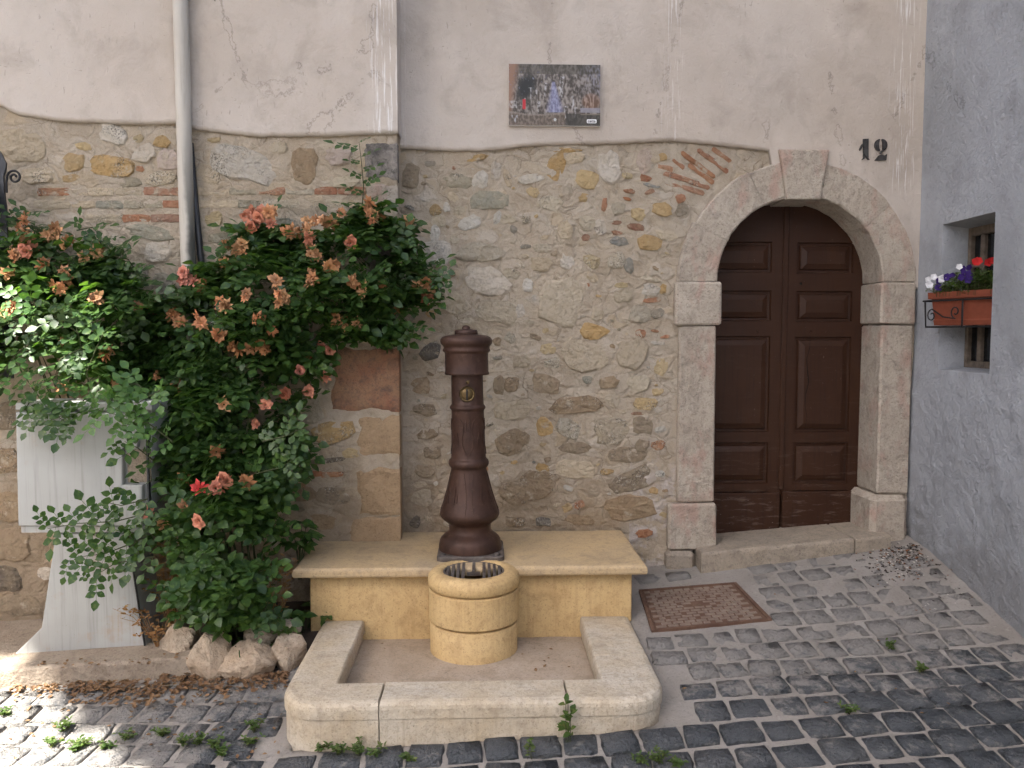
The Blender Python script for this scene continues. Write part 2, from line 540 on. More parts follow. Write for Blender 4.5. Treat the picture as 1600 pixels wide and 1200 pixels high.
def place(o, M):
    o.matrix_world = M
    if o.parent is not None:
        o.matrix_parent_inverse = Matrix.Identity(4)
        o.matrix_basis = MW[o.parent.name].inverted() @ M
    else:
        o.matrix_basis = M
    MW[o.name] = M.copy()


def thing(name, label, cat, loc=(0, 0, 0), group=None):
    o = bpy.data.objects.new(name, None)
    o.empty_display_size = 0.1
    COL.objects.link(o)
    o.location = loc
    MW[o.name] = Matrix.Translation(loc)
    tag(o, label, cat, group)
    return o


def tag(o, label, cat, group=None):
    o['label'] = label
    o['category'] = cat
    if group:
        o['group'] = group
    return o


class B:
    """collects shapes into one mesh"""
    def __init__(s):
        s.v = []
        s.f = []

    def add(s, v, f):
        n = len(s.v)
        s.v += [tuple(p) for p in v]
        s.f += [tuple(i + n for i in q) for q in f]
        return s

    def box(s, x0, x1, y0, y1, z0, z1, bev=0.0, M=None):
        if bev <= 0:
            v = [(x, y, z) for z in (z0, z1) for y in (y0, y1) for x in (x0, x1)]
            f = [(0, 2, 3, 1), (4, 5, 7, 6), (0, 1, 5, 4), (2, 6, 7, 3), (0, 4, 6, 2), (1, 3, 7, 5)]
        else:
            v, f = bevel_box(x0, x1, y0, y1, z0, z1, bev)
        if M is not None:
            v = [M @ Vector(p) for p in v]
        return s.add(v, f)

    def tube(s, pts, r, n=8, cap=True):
        pts = [Vector(p) for p in pts]
        rr = r if isinstance(r, (list, tuple)) else [r] * len(pts)
        v, f = [], []
        prev = None
        for i, p in enumerate(pts):
            d = (pts[min(i + 1, len(pts) - 1)] - pts[max(i - 1, 0)]).normalized()
            if prev is None:
                a = d.orthogonal().normalized()
            else:
                a = (prev - d * prev.dot(d)).normalized()
            prev = a
            c = d.cross(a)
            for k in range(n):
                t = 2 * math.pi * k / n
                v.append(p + (a * math.cos(t) + c * math.sin(t)) * rr[i])
        for i in range(len(pts) - 1):
            for k in range(n):
                k2 = (k + 1) % n
                f.append((i * n + k, i * n + k2, (i + 1) * n + k2, (i + 1) * n + k))
        if cap:
            f.append(tuple(range(n))[::-1])
            f.append(tuple((len(pts) - 1) * n + k for k in range(n)))
        return s.add(v, f)

    def lathe(s, prof, n=40, c=(0, 0), sx=1, cap=True):
        v, f = [], []
        for (r, z) in prof:
            for k in range(n):
                t = 2 * math.pi * k / n
                v.append((c[0] + r * math.cos(t) * sx, c[1] + r * math.sin(t), z))
        for i in range(len(prof) - 1):
            for k in range(n):
                k2 = (k + 1) % n
                f.append((i * n + k, i * n + k2, (i + 1) * n + k2, (i + 1) * n + k))
        if cap:
            f.append(tuple(range(n))[::-1])
            f.append(tuple((len(prof) - 1) * n + k for k in range(n)))
        return s.add(v, f)

    def build(s, name, mat, parent=None, smooth=False, color=None):
        return obj(name, s.v, s.f, mat, parent, smooth, color)


def bevel_box(x0, x1, y0, y1, z0, z1, b):
    xs, ys, zs = (x0, x1), (y0, y1), (z0, z1)
    v, idx = [], {}
    for i in range(2):
        for j in range(2):
            for k in range(2):
                for ax in range(3):
                    p = [xs[i], ys[j], zs[k]]
                    for a, sgn in ((0, i), (1, j), (2, k)):
                        if a != ax:
                            p[a] += b if sgn == 0 else -b
                    idx[(i, j, k, ax)] = len(v)
                    v.append(tuple(p))
    f = []
    for ax in range(3):
        o1, o2 = [a for a in range(3) if a != ax]
        for s_ in range(2):
            q = []
            for (a, b2) in ((0, 0), (1, 0), (1, 1), (0, 1)):
                c = [0, 0, 0]
                c[ax] = s_
                c[o1] = a
                c[o2] = b2
                q.append(idx[(*c, ax)])
            f.append(tuple(q))
    for ax in range(3):
        o1, o2 = [a for a in range(3) if a != ax]
        for a in range(2):
            for b2 in range(2):
                c0 = [0, 0, 0]
                c0[o1] = a
                c0[o2] = b2
                c1 = list(c0)
                c1[ax] = 1
                f.append((idx[(*c0, o1)], idx[(*c0, o2)], idx[(*c1, o2)], idx[(*c1, o1)]))
    for i in range(2):
        for j in range(2):
            for k in range(2):
                f.append(tuple(idx[(i, j, k, a)] for a in range(3)))
    return v, f


def inset(pts, ds):
    """offset polygon (ccw) inward, edge i (pts[i]->pts[i+1]) by ds[i]"""
    n = len(pts)
    out = []
    L = []
    for i in range(n):
        a = Vector(pts[i])
        b = Vector(pts[(i + 1) % n])
        d = (b - a).normalized()
        nn = Vector((-d.y, d.x))
        L.append((a + nn * ds[i], d))
    for i in range(n):
        (p, d), (q, e) = L[i - 1], L[i]
        cr = d.x * e.y - d.y * e.x
        if abs(cr) < 1e-4:
            out.append(q)
        else:
            t = ((q.x - p.x) * e.y - (q.y - p.y) * e.x) / cr
            out.append(p + d * t)
    return out


def slab(pts, z0, z1, bev, ds=None, under=0.0, zf=None):
    """extruded outline with a rounded upper (and lower) edge; ds = per-edge weight of the rounding"""
    n = len(pts)
    ds = ds or [1.0] * n
    lv = []
    if under > 0:
        lv += [(under, z0), (under * 0.3, z0 + under * 0.3), (0, z0 + under)]
    else:
        lv += [(0, z0)]
    lv += [(0, z1 - bev), (bev * 0.12, z1 - bev * 0.55), (bev * 0.42, z1 - bev * 0.18), (bev, z1)]
    v, f = [], []
    for (o, z) in lv:
        for p in inset(pts, [o * d for d in ds]):
            v.append((p.x, p.y, z + (zf(p.x, p.y) if zf else 0)))
    for i in range(len(lv) - 1):
        for k in range(n):
            k2 = (k + 1) % n
            f.append((i * n + k, i * n + k2, (i + 1) * n + k2, (i + 1) * n + k))
    f.append(tuple(range(n))[::-1])
    f.append(tuple((len(lv) - 1) * n + k for k in range(n)))
    return v, f


def nz(x, y, z, s):
    return mn.noise(Vector((x * s, y * s, z * s)))


def fbm(x, y, z, s, o=3):
    a, t = 1.0, 0.0
    for i in range(o):
        t += a * nz(x + 7.1 * i, y + 3.3 * i, z + 1.7 * i, s)
        a *= 0.5
        s *= 2.1
    return t


def sstep(a, b, x):
    t = min(1, max(0, (x - a) / (b - a)))
    return t * t * (3 - 2 * t)


# ---------------------------------------------------------------- ground
def gz(x, y):
    x = min(6, max(-7, x))
    y = min(0.3, max(-9, y))
    k = min(1.0, max(0.0, (y + 1.4) / 1.1))
    return -0.15 + 0.055 * (x - 1) + 0.10 * (y + 0.95) + 0.06 * max(0, x - 1) * k + 0.010 * nz(x, y, 0, 0.9)


def gat(px, py):
    """the point of the street seen at a pixel"""
    p = atz(px, py, -0.2)
    for _ in range(6):
        p = atz(px, py, gz(p.x, p.y))
    return p


def joint(x, y):
    """how far the bedding lies under the cobble tops"""
    far = sstep(-1.75, -0.9, y + 0.35 * nz(x, y, 3, 1.4)) * sstep(0.7, 1.0, x)
    return 0.011 - 0.0075 * far


def axis(a, b, step, far):
    c = list(np.arange(a, b + 1e-6, step))
    s_ = step
    lo, hi = [], []
    p = a
    while p > -far:
        s_ *= 1.6
        p -= s_
        lo.append(p)
    s_ = step
    p = b
    while p < far:
        s_ *= 1.6
        p += s_
        hi.append(p)
    return lo[::-1] + c + hi


gx = axis(-4.6, 4.0, 0.045, 150)
gy = axis(-3.6, 0.3, 0.045, 150)
gv, gf = [], []
for yy in gy:
    for xx in gx:
        inner = -4.6 <= xx <= 4 and -3.6 <= yy <= 0.3
        z = gz(xx, yy) - joint(xx, yy) - (0.30 if (-0.90 < xx < 0.84 and -1.83 < yy < -0.5) else 0) + (0.006 * fbm(xx, yy, 0, 9, 3) if inner else 0)
        gv.append((xx, yy, z))
nx = len(gx)
for j in range(len(gy) - 1):
    for i in range(nx - 1):
        a = j * nx + i
        gf.append((a, a + 1, a + nx + 1, a + nx))
ground = obj('ground', gv, gf, 'ground', None, True)
ground['kind'] = 'structure'


# cobbles ---------------------------------------------------------------
def cobble_mesh(seed, worn):
    r = random.Random(seed)
    n = 5
    v, f = [], []
    sx = [r.uniform(-0.05, 0.05) for _ in range(4)]
    for j in range(n):
        for i in range(n):
            u, w_ = i / (n - 1) * 2 - 1, j / (n - 1) * 2 - 1
            e = max(abs(u), abs(w_))
            rr = 1 - 0.05 * (abs(u * w_) ** 2) * r.uniform(0.6, 1.4)
            edge = e > 0.99
            k = 0.965 if edge else 0.86 * (0.5 / e) * 2 if e > 0.4 else 0.9
            x = u * rr * (0.5 * k if not edge else 0.5 * r.uniform(0.93, 1.02))
            y = w_ * rr * (0.5 * k if not edge else 0.5 * r.uniform(0.93, 1.02))
            x += sx[0] * w_ * 0.6
            y += sx[1] * u * 0.6
            z = (-0.0075 if edge else 0.0) + r.uniform(-0.002, 0.002) * worn - 0.002 * (u * u + w_ * w_) - (0.006 if edge and abs(u * w_) > 0.9 else 0)
            v.append((x, y, z))
    for j in range(n - 1):
        for i in range(n - 1):
            a = j * n + i
            f.append((a, a + 1, a + n + 1, a + n))
    rim = [i for i in range(n)] + [n * j + n - 1 for j in range(1, n)] + [n * (n - 1) + i for i in range(n - 2, -1, -1)] + [n * j for j in range(n - 2, 0, -1)]
    m0 = len(v)
    for i in rim:
        v.append((v[i][0] * 1.0, v[i][1] * 1.0, -0.07))
    L = len(rim)
    for k in range(L):
        a, b = rim[k], rim[(k + 1) % L]
        f.append((a, m0 + k, m0 + (k + 1) % L, b))
    return v, f


CV = [cobble_mesh(s_, 1.0) for s_ in range(10)]
CM = []
for (v, f) in CV:
    me = mesh('cobblestone', v, f, False)
    me.polygons.foreach_set('use_smooth', [True] * 16 + [False] * (len(me.polygons) - 16))
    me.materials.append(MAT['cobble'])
    CM.append(me)


def blocked(x, y):
    if x > 2.90:
        return True
    if y > -0.12 or (x > 1.42 and x < 2.85 and y > -0.24):
        return True
    if -0.98 < x < 0.95 and y > -1.94:
        return True
    if -1.2 < x < 1.0 and y > -0.90:
        return True
    if 0.92 < x < 1.74 and -1.05 < y < -0.28:
        return True
    if x < -0.9 and y > -1.13 - 0.02 * (x + 1):
        return True
    return False


near, far_b = [], B()
rowd, cold = 0.172, 0.180
for j in range(-40, 14):
    v0 = -1.955 + j * rowd
    u0 = -7.2 + random.uniform(0, cold)
    while u0 < 3.2:
        wd = cold * random.uniform(0.80, 1.18)
        uc = u0 + wd / 2
        u0 += wd
        tw = sstep(-0.8, -1.5, uc)
        x = uc + tw * 0.28 * (v0 + 1.6)
        y = v0 + 0.06 * nz(uc, v0, 2, 0.8) + random.uniform(-0.006, 0.006) - 0.06 * tw * (uc + 1.5)
        if blocked(x, y) or x < -7 or (0.93 < x < 1.0 and y > -1.8):
            continue
        near.append((x, y, wd * random.uniform(0.92, 0.99), rowd * random.uniform(0.90, 1.0)))


def inview(x, y):
    p, q = pix((x, y, gz(x, y)))
    return -60 < p < 1660 and q < 1260


vis = [c for c in near if c[1] > -4.5 and inview(c[0], c[1])]
vis.sort(key=lambda c: (c[0] - CAM.x) ** 2 + (c[1] - CAM.y) ** 2)
vis = vis[:300]
vs = set(vis)
for c in near:
    x, y, wx, wy = c
    k = random.randrange(10)
    sink = 0.001 * sstep(-1.6, -0.8, y) * sstep(0.7, 1.2, x)
    z = gz(x, y) + random.uniform(-0.005, 0.006) - sink
    sl_x = (gz(x + 0.05, y) - gz(x - 0.05, y)) / 0.1
    sl_y = (gz(x, y + 0.05) - gz(x, y - 0.05)) / 0.1
    rz = random.choice((0, math.pi)) + random.uniform(-0.085, 0.085) - 0.15 * sstep(-0.8, -1.5, x)
    M = Matrix.Translation((x, y, z)) @ Matrix.Rotation(math.atan(sl_y) + random.uniform(-.03, .03), 4, 'X') @ Matrix.Rotation(-math.atan(sl_x) + random.uniform(-.03, .03), 4, 'Y') @ Matrix.Rotation(rz, 4, 'Z') @ Matrix.Diagonal((wx, wy, 1, 1))
    if c in vs:
        o = bpy.data.objects.new('cobblestone', CM[k])
        COL.objects.link(o)
        o.parent = ground
        o.matrix_basis = M
    elif -9 < y:
        v, f = CV[k]
        far_b.add([M @ Vector(p) for p in v], f)
fo = far_b.build('cobblestones_beyond', 'cobble', ground)
fo['kind'] = 'stuff'

# ---------------------------------------------------------------- rubble walls
PAL = {
    'w': (0.70, 0.65, 0.575), 'c': (0.64, 0.54, 0.40), 'o': (0.56, 0.37, 0.16), 'y': (0.58, 0.44, 0.24),
    'g': (0.30, 0.285, 0.25), 'e': (0.37, 0.35, 0.275), 'b': (0.34, 0.25, 0.165), 'l': (0.54, 0.475, 0.375),
    'k': (0.43, 0.18, 0.095), 'r': (0.33, 0.13, 0.07), 'd': (0.17, 0.14, 0.115), 'p': (0.60, 0.50, 0.45), 's': (0.25, 0.255, 0.245),
}
# centre x, y, width, height in photograph pixels, colour, tilt in degrees
RIGHT = [
    (642, 275, 26, 38, 'b', 0), (672, 256, 17, 9, 'g', 0), (716, 283, 42, 23, 'e', 3), (750, 282, 24, 26, 'w', 5), (775, 268, 14, 30, 'w', 4),
    (793, 279, 11, 27, 'c', -12), (831, 279, 39, 14, 'w', -3), (764, 313, 56, 28, 'e', -2), (708, 308, 16, 14, 'c', 20), (680, 328, 19, 17, 'o', 0),
    (833, 300, 18, 15, 'y', 30), (685, 345, 20, 19, 'c', 10), (698, 324, 10, 15, 'w', 0), (777, 340, 11, 20, 'w', 15), (794, 343, 22, 14, 'c', 10),
    (746, 247, 32, 10, 'o', -10), (822, 342, 13, 15, 'c', 0), (734, 348, 30, 22, 'w', -25), (677, 397, 52, 38, 'w', -8), (680, 366, 14, 26, 'w', 3),
    (886, 235, 48, 8, 'o', -3), (868, 260, 28, 44, 'o', 18), (897, 246, 28, 20, 'c', -10), (916, 281, 36, 26, 'y', 5), (952, 262, 35, 46, 'w', 0),
    (1006, 251, 23, 40, 'p', 10), (1008, 279, 17, 11, 'k', 5), (984, 299, 18, 8, 'r', 8), (1015, 300, 14, 7, 'k', -20), (1018, 290, 30, 6, 's', 10),
    (980, 311, 12, 6, 'k', 15), (860, 318, 36, 20, 'c', 14), (912, 309, 13, 14, 'o', 20), (944, 321, 9, 20, 'k', 10), (965, 325, 22, 17, 'l', 0),
    (996, 335, 24, 18, 'y', 10), (1034, 327, 32, 19, 'o', 12), (1063, 310, 14, 13, 'k', -20), (1065, 328, 17, 19, 'g', 20), (963, 348, 15, 7, 'r', -4),
    (993, 355, 30, 10, 'r', 6), (964, 364, 17, 7, 'r', 5), (967, 377, 26, 15, 's', 4), (918, 349, 26, 23, 'c', 30), (938, 356, 19, 22, 'w', 0),
    (882, 360, 24, 26, 'c', 10), (1041, 368, 32, 15, 'c', 15), (1014, 379, 40, 21, 'o', 8), (750, 395, 70, 30, 'l', -5), (762, 439, 68, 40, 'w', 10),
    (708, 473, 38, 38, 'c', -10), (799, 428, 26, 17, 'c', 0), (824, 446, 16, 21, 'w', 0), (775, 487, 62, 34, 'l', 8), (812, 486, 15, 22, 'w', 0),
    (731, 502, 24, 10, 'c', 0), (845, 413, 30, 22, 'c', 0), (834, 467, 9, 12, 'w', 0), (797, 528, 18, 14, 'l', 30), (674, 548, 34, 26, 'd', -30),
    (777, 534, 14, 12, 'b', 0), (846, 388, 26, 14, 'c', 0), (822, 385, 17, 6, 'g', 0), (878, 470, 60, 72, 'l', 8), (927, 518, 40, 22, 'o', 12),
    (886, 409, 22, 19, 'w', 20), (924, 409, 26, 21, 'y', 20), (963, 406, 24, 24, 'l', 0), (982, 414, 14, 26, 'g', 0), (973, 462, 28, 20, 'c', -3),
    (971, 446, 21, 8, 'y', 0), (1017, 453, 26, 17, 'w', 10), (1035, 452, 11, 16, 'o', 0), (1018, 469, 25, 9, 'k', -3), (1017, 437, 30, 7, 'c', 12),
    (999, 491, 32, 26, 'l', 0), (933, 491, 18, 18, 'c', 30), (1027, 490, 20, 14, 'g', -20), (1000, 521, 16, 13, 'k', 10), (1023, 517, 12, 5, 'r', 5),
    (1040, 526, 15, 6, 'k', -5), (1027, 536, 22, 6, 'w', 3), (857, 546, 29, 17, 'y', 0), (914, 556, 66, 46, 'l', 18), (988, 553, 42, 46, 'l', 10),
    (925, 433, 20, 13, 'c', 30), (1033, 573, 20, 24, 'y', 30), (853, 600, 38, 30, 'b', 10), (951, 597, 28, 19, 'b', -5), (998, 598, 34, 26, 'c', -10),
    (1028, 612, 20, 10, 'y', -12), (900, 632, 74, 26, 'b', -5), (957, 626, 22, 22, 'l', 20), (1007, 631, 32, 19, 'y', 8), (803, 640, 56, 32, 'c', 0),
    (850, 668, 24, 30, 'o', 0), (888, 670, 36, 27, 'l', 15), (955, 672, 50, 44, 'l', -8), (1003, 664, 31, 28, 'b', 0), (997, 646, 22, 5, 'r', 0),
    (1003, 696, 20, 19, 'b', 25), (1028, 696, 20, 15, 'k', -15), (1032, 671, 18, 9, 'w', -15), (780, 602, 16, 30, 'b', 0), (799, 600, 22, 22, 'b', 0),
    (815, 564, 26, 21, 'l', 0), (863, 567, 26, 17, 'c', 0), (980, 710, 56, 24, 'b', 5), (985, 750, 60, 32, 'b', -14), (984, 793, 72, 36, 'b', -6),
    (900, 732, 56, 30, 'c', 12), (948, 737, 22, 9, 'o', -5), (897, 699, 48, 17, 'b', 0), (848, 732, 20, 15, 'o', 15), (803, 690, 50, 42, 'b', 0),
    (826, 762, 90, 44, 'b', -8), (660, 778, 30, 25, 'l', 0), (657, 757, 20, 9, 'c', -5), (676, 706, 28, 19, 'b', 0), (806, 816, 30, 13, 'b', 0),
    (850, 815, 26, 13, 'd', 0), (905, 812, 40, 17, 'b', 5), (1006, 833, 24, 13, 'k', -10), (650, 815, 18, 19, 'd', 0), (658, 602, 28, 23, 'b', 0),
    (664, 640, 34, 19, 'b', 5), (668, 678, 30, 18, 'b', 0), (662, 735, 30, 18, 'b', 0), (1030, 740, 16, 10, 'w', 0), (1028, 640, 12, 9, 'w', 10),
]
FAN = [(1072, 282, 74, 9, 'k', 17), (1067, 293, 66, 8, 'k', 16), (1095, 272, 46, 8, 'k', 36), (1090, 258, 62, 7, 'k', 36), (1114, 252, 56, 8, 'k', 36),
       (1127, 243, 34, 7, 'k', 36), (1060, 256, 22, 7, 'k', 38), (1038, 262, 26, 9, 'k', 14), (1046, 271, 30, 8, 'k', 17)]
LEFT = [
    (36, 228, 68, 56, 'c', 4), (116, 254, 30, 30, 'o', 0), (174, 262, 64, 34, 'o', 8), (132, 229, 22, 12, 'y', 5), (178, 210, 46, 26, 'w', 25), (217, 217, 15, 12, 'y', 0),
    (254, 222, 22, 20, 'o', 0), (226, 240, 34, 28, 'w', 10), (264, 250, 30, 32, 'p', 0), (252, 279, 46, 24, 'c', -10), (112, 279, 28, 12, 'o', -15),
    (384, 258, 96, 52, 'w', 12), (477, 261, 42, 52, 'b', 0), (336, 219, 18, 8, 'y', 0), (335, 343, 28, 22, 'y', -20), (236, 363, 66, 24, 'e', 8), (246, 394, 40, 32, 'w', 0),
    (350, 235, 30, 20, 'l', 0), (436, 232, 28, 16, 'c', 0), (530, 245, 40, 24, 'p', 0), (540, 285, 40, 18, 'c', 0), (330, 275, 26, 24, 'c', 0), (60, 275, 50, 22, 'c', 0),
    (205, 285, 34, 14, 'e', 0), (205, 425, 40, 30, 'l', 0), (255, 440, 34, 28, 'l', 5), (160, 390, 40, 20, 'l', 0), (430, 350, 60, 18, 'e', 0), (345, 372, 40, 16, 'e', 0),
    (520, 675, 60, 34, 'o', -16), (548, 708, 22, 15, 'y', 0), (505, 720, 70, 8, 'd', -6), (470, 770, 50, 24, 'b', 0), (520, 775, 50, 26, 'b', 0), (500, 815, 50, 22, 'b', 0),
    (480, 640, 50, 40, 'l', 0), (12, 720, 50, 44, 'b', 0), (8, 650, 60, 50, 'b', 4), (10, 790, 60, 44, 'b', 0), (20, 850, 60, 50, 'b', 0), (10, 905, 50, 40, 'd', 0), (30, 945, 60, 36, 'b', 0),
    (470, 570, 40, 30, 'b', 0), (300, 620, 50, 40, 'b', 0), (380, 620, 60, 40, 'l', 0), (120, 620, 70, 40, 'b', 0),
]
BRICKS_L = []
for (y0, x0, x1, cols) in ((299, 60, 560, 'kcckcekck'), (319, 52, 560, 'cceekcecc'), (341, 118, 285, 'ckrck')):
    x = x0
    i = 0
    while x < x1 - 12:
        L = random.choice((38, 44, 60, 74))
        if not (276 < x + L / 2 < 312):
            BRICKS_L.append((x + L / 2, y0 - 0.004 * (x - 300), L - 3, 12.5, 'k' if (500 < x < 560 and y0 == 299) else cols[i % len(cols)], 0))
        x += L
        i += 1
BRICKS_L += [(480, 741, 44, 9, 'k', -2), (520, 741, 34, 9, 'k', -2), (460, 758, 36, 8, 'k', 0)]


def stone_geo(hw, hh, h, n, r, rect=0.0, facet=False):
    """one rubble stone in wall coordinates: x across, z up, -y outward; broken outline, nearly flat split face"""
    out = []
    ph = r.uniform(0, 6.28)
    pw = 2.2 + 5 * rect
    k1, k2, k3 = r.uniform(0.03, 0.12), r.uniform(0.02, 0.09), r.uniform(0, 6.28)
    amp = 1 - rect * 0.8
    if rect > 0.7:
        n = 0
        m = max(2, min(6, int(hw / hh)))
        P_ = [(-1 + 2 * i / m, -1) for i in range(m)] + [(1, -1), (1, 0)] + [(1 - 2 * i / m, 1) for i in range(m)] + [(-1, 1), (-1, 0)]
        P_ = P_[::-1] if False else P_
        for (x, z) in P_:
            kx = 0.93 if abs(x) == 1 and abs(z) == 1 else 1
            out.append((x * hw * kx + r.uniform(-.1, .06) * hh, z * hh * kx * r.uniform(0.82, 1.06)))
    for k in range(n):
        t = 2 * math.pi * (k + r.uniform(-0.32, 0.32) * amp) / n
        c, s_ = math.cos(t), math.sin(t)
        q = (abs(c) ** pw + abs(s_) ** pw) ** (-1 / pw)
        q *= 1 + amp * (r.uniform(-0.20, 0.12) + k1 * math.sin(2 * t + ph) + k2 * math.sin(3 * t + k3))
        out.append((c * q * hw, s_ * q * hh))
    n = len(out)
    v, f = [], []
    tx, tz = r.uniform(-0.35, 0.35), r.uniform(-0.1, 0.45)
    for (sc, d) in ((1.03, -0.02), (1.0, 0.50), (0.93, 0.90), (0.52, 1.0)):
        for (x, z) in out:
            j = (1 + 0.20 * r.uniform(-1, 1)) if d > 0.4 else 1
            jx = 1 + (r.uniform(-0.10, 0.06) if 0.6 < d < 0.95 else 0)
            dd = d * h * j * (1 + (tx * x / hw + tz * -z / hh) * (0.6 if d > 0.2 else 0)) if d > 0 else -0.03
            v.append((x * sc * jx, -dd, z * sc * jx))
    v.append((0, -h * r.uniform(0.85, 1.15), 0))
    for i in range(3):
        for k in range(n):
            k2_ = (k + 1) % n
            f.append((i * n + k, i * n + k2_, (i + 1) * n + k2_, (i + 1) * n + k))
    for k in range(n):
        f.append((3 * n + k, 3 * n + (k + 1) % n, 4 * n))
    return v, f


class Wall:
    def __init__(s, root, Y):
        s.root, s.Y, s.st = root, Y, []

    def stone(s, px, py, w_, h_, col, rot, name='stone', rect=None, prot=None, world=None):
        r = random.Random(int(px * 31 + py * 17))
        if world:
            x, z, hw, hh = world
        else:
            c = at(px, py, s.Y)
            sc = (at(px + 10, py, s.Y) - c).length / 10
            x, z, hw, hh = c.x, c.z, w_ * sc * 0.55, h_ * sc * 0.55
        a = R(rot)
        isb = name == 'brick'
        big = min(hw, hh)
        h = prot or (0.016 + 0.15 * big * r.uniform(0.5, 1.4) if not isb else 0.014 + r.uniform(0, 0.008))
        h = min(h, 0.034)
        v, f = stone_geo(hw, hh, h, 9 if big < 0.03 else 13, r, rect if rect is not None else (0.8 if isb else r.uniform(0, 0.35)))
        o = obj(name, v, f, 'rubble', s.root, False)
        c0 = Vector(PAL[col])
        k = r.uniform(0.8, 1.05)
        c0 = c0.lerp(Vector((0.53, 0.45, 0.345)), r.uniform(0.0, 0.22))
        hue = r.uniform(-0.025, 0.025)
        o.color = (c0.x * k + hue, c0.y * k, c0.z * k - hue * 0.7, 1)
        place(o, Matrix.Translation((x, s.Y + 0.004, z)) @ Matrix.Rotation(a, 4, 'Y'))
        s.st.append((x, z, hw, hh, a, h))
        return o

    def free(s, x, z, rad):
        for (sx, sz, hw, hh, a, h) in s.st:
            dx, dz = x - sx, z - sz
            c, q = math.cos(-a), math.sin(-a)
            u, w_ = dx * c + dz * q, -dx * q + dz * c
            if (abs(u) / (hw + rad)) ** 2 + (abs(w_) / (hh + rad)) ** 2 < 1:
                return False
        return True

    def fill(s, n, box, test, cols, sizes=(0.02, 0.06)):
        r = random.Random(n)
        k = t = 0
        while k < n and t < n * 60:
            t += 1
            x, z = r.uniform(box[0], box[1]), r.uniform(box[2], box[3])
            hw = r.uniform(*sizes)
            hh = hw * r.uniform(0.4, 0.9)
            if not test(x, z) or not s.free(x, z, max(hw, hh) + 0.008):
                continue
            s.stone(x * 997 + k, z * 991, 0, 0, r.choice(cols), r.uniform(-25, 25), world=(x, z, hw, hh))
            k += 1

    def height(s, x, z, grid):
        """mortar relief: lumpy, and drawn up round the stones"""
        d = 0.006 * fbm(x, s.Y, z, 3.2, 3) + 0.0045 * fbm(x, s.Y, z, 13, 3)
        e = 0
        for (sx, sz, hw, hh, a, h) in grid.get((int(x // 0.25), int(z // 0.25)), ()):
            dx, dz = x - sx, z - sz
            c, q = math.cos(a), math.sin(a)
            u, w_ = dx * c - dz * q, dx * q + dz * c
            rr = math.sqrt((u / (hw + 0.02)) ** 2 + (w_ / (hh + 0.02)) ** 2)
            if rr < 1.5:
                e = max(e, (0.38 + 0.35 * nz(x, z, 4, 11)) * h * sstep(1.5, 1.0, rr))
        return d + e

    def grid(s):
        g = {}
        for t in s.st:
            for i in range(int((t[0] - t[2] * 1.6 - 0.05) // 0.25), int((t[0] + t[2] * 1.6 + 0.05) // 0.25) + 1):
                for j in range(int((t[1] - max(t[2], t[3]) * 1.6 - 0.05) // 0.25), int((t[1] + max(t[2], t[3]) * 1.6 + 0.05) // 0.25) + 1):
                    g.setdefault((i, j), []).append(t)
        return g

    def mortar(s, x0, x1, z0, z1, step, skip, back=None):
        g = s.grid()
        xs = np.arange(x0, x1 + 1e-6, step)
        xs[-1] = x1
        zs = np.arange(z0, z1 + 1e-6, step)
        v, f = [], []
        for z in zs:
            for x in xs:
                fade = min(1, (x1 - x) / 0.03) if back == 'R' else 1
                v.append((x, s.Y - s.height(x, z, g) * fade, z))
        n = len(xs)
        for j in range(len(zs) - 1):
            for i in range(n - 1):
                if skip and skip((xs[i] + xs[i + 1]) / 2, (zs[j] + zs[j + 1]) / 2):
                    continue
                a = j * n + i
                f.append((a, a + 1, a + n + 1, a + n))
        return v, f


ACX, ACZ, ARI, ARO = 2.18, 1.953, 0.577, 0.82   # door arch: centre, inner and outer radius
XL, XR = ACX - ARI, ACX + ARI
CORNER = 3.0
TOP = 6.4

# --- the house with the arched door
house = thing('stone_house', 'plastered rubble-stone house front with the arched brown door and number 12', 'house', (1.2, 0, 0))
wr = Wall(house, 0.0)
for t_ in RIGHT:
    wr.stone(*t_)
for t_ in FAN:
    wr.stone(*t_, name='brick')


def edge_r(x):
    px = pix((x, 0, 2.87))[0]
    P = [(560, 232), (625, 232), (700, 236), (760, 236), (830, 228), (950, 225), (1050, 220), (1130, 228), (1215, 238)]
    py = np.interp(px, [p[0] for p in P], [p[1] for p in P])
    z = at(px, py, -0.03).z
    if x > ACX - 0.22:
        z = ACZ + math.sqrt(max(0.0, (ARO - 0.03) ** 2 - (x - ACX) ** 2)) if abs(x - ACX) < ARO - 0.03 else ACZ - 0.05
        z = max(z, 1.9)
    return z + 0.006 * fbm(x, 0, 0, 14, 2)


def ok_r(x, z):
    if z > edge_r(x) - 0.07 or x < -0.5 or z < 0.27 or x > 1.30:
        return False
    return math.hypot(x - ACX, z - ACZ) > ARO + 0.05 if z > ACZ else x < 1.28


wr.fill(120, (-0.52, 1.6, 0.25, 2.85), ok_r, 'ccclwwyybbkoeg', (0.012, 0.042))


def door_hole(x, z):
    if XL - 0.08 < x < XR + 0.08 and z < ACZ:
        return True
    return z >= ACZ and math.hypot(x - ACX, z - ACZ) < ARI + 0.08


v, f = wr.mortar(-0.62, CORNER + 0.3, -0.4, 3.0, 0.016, door_hole)
obj('mortar_wall', v, f, 'mortar', house, True)
b = B()
b.box(-0.6, XL - 0.05, 0.05, 0.32, -0.5, TOP)
b.box(XR + 0.05, CORNER + 0.4, 0.05, 0.32, -0.5, TOP)
b.box(XL - 0.05, XR + 0.05, 0.05, 0.32, 2.82, TOP)
b.box(-0.6, CORNER + 0.4, 0.40, 4.0, -0.5, TOP)
b.build('wall_core', 'mortar', house)


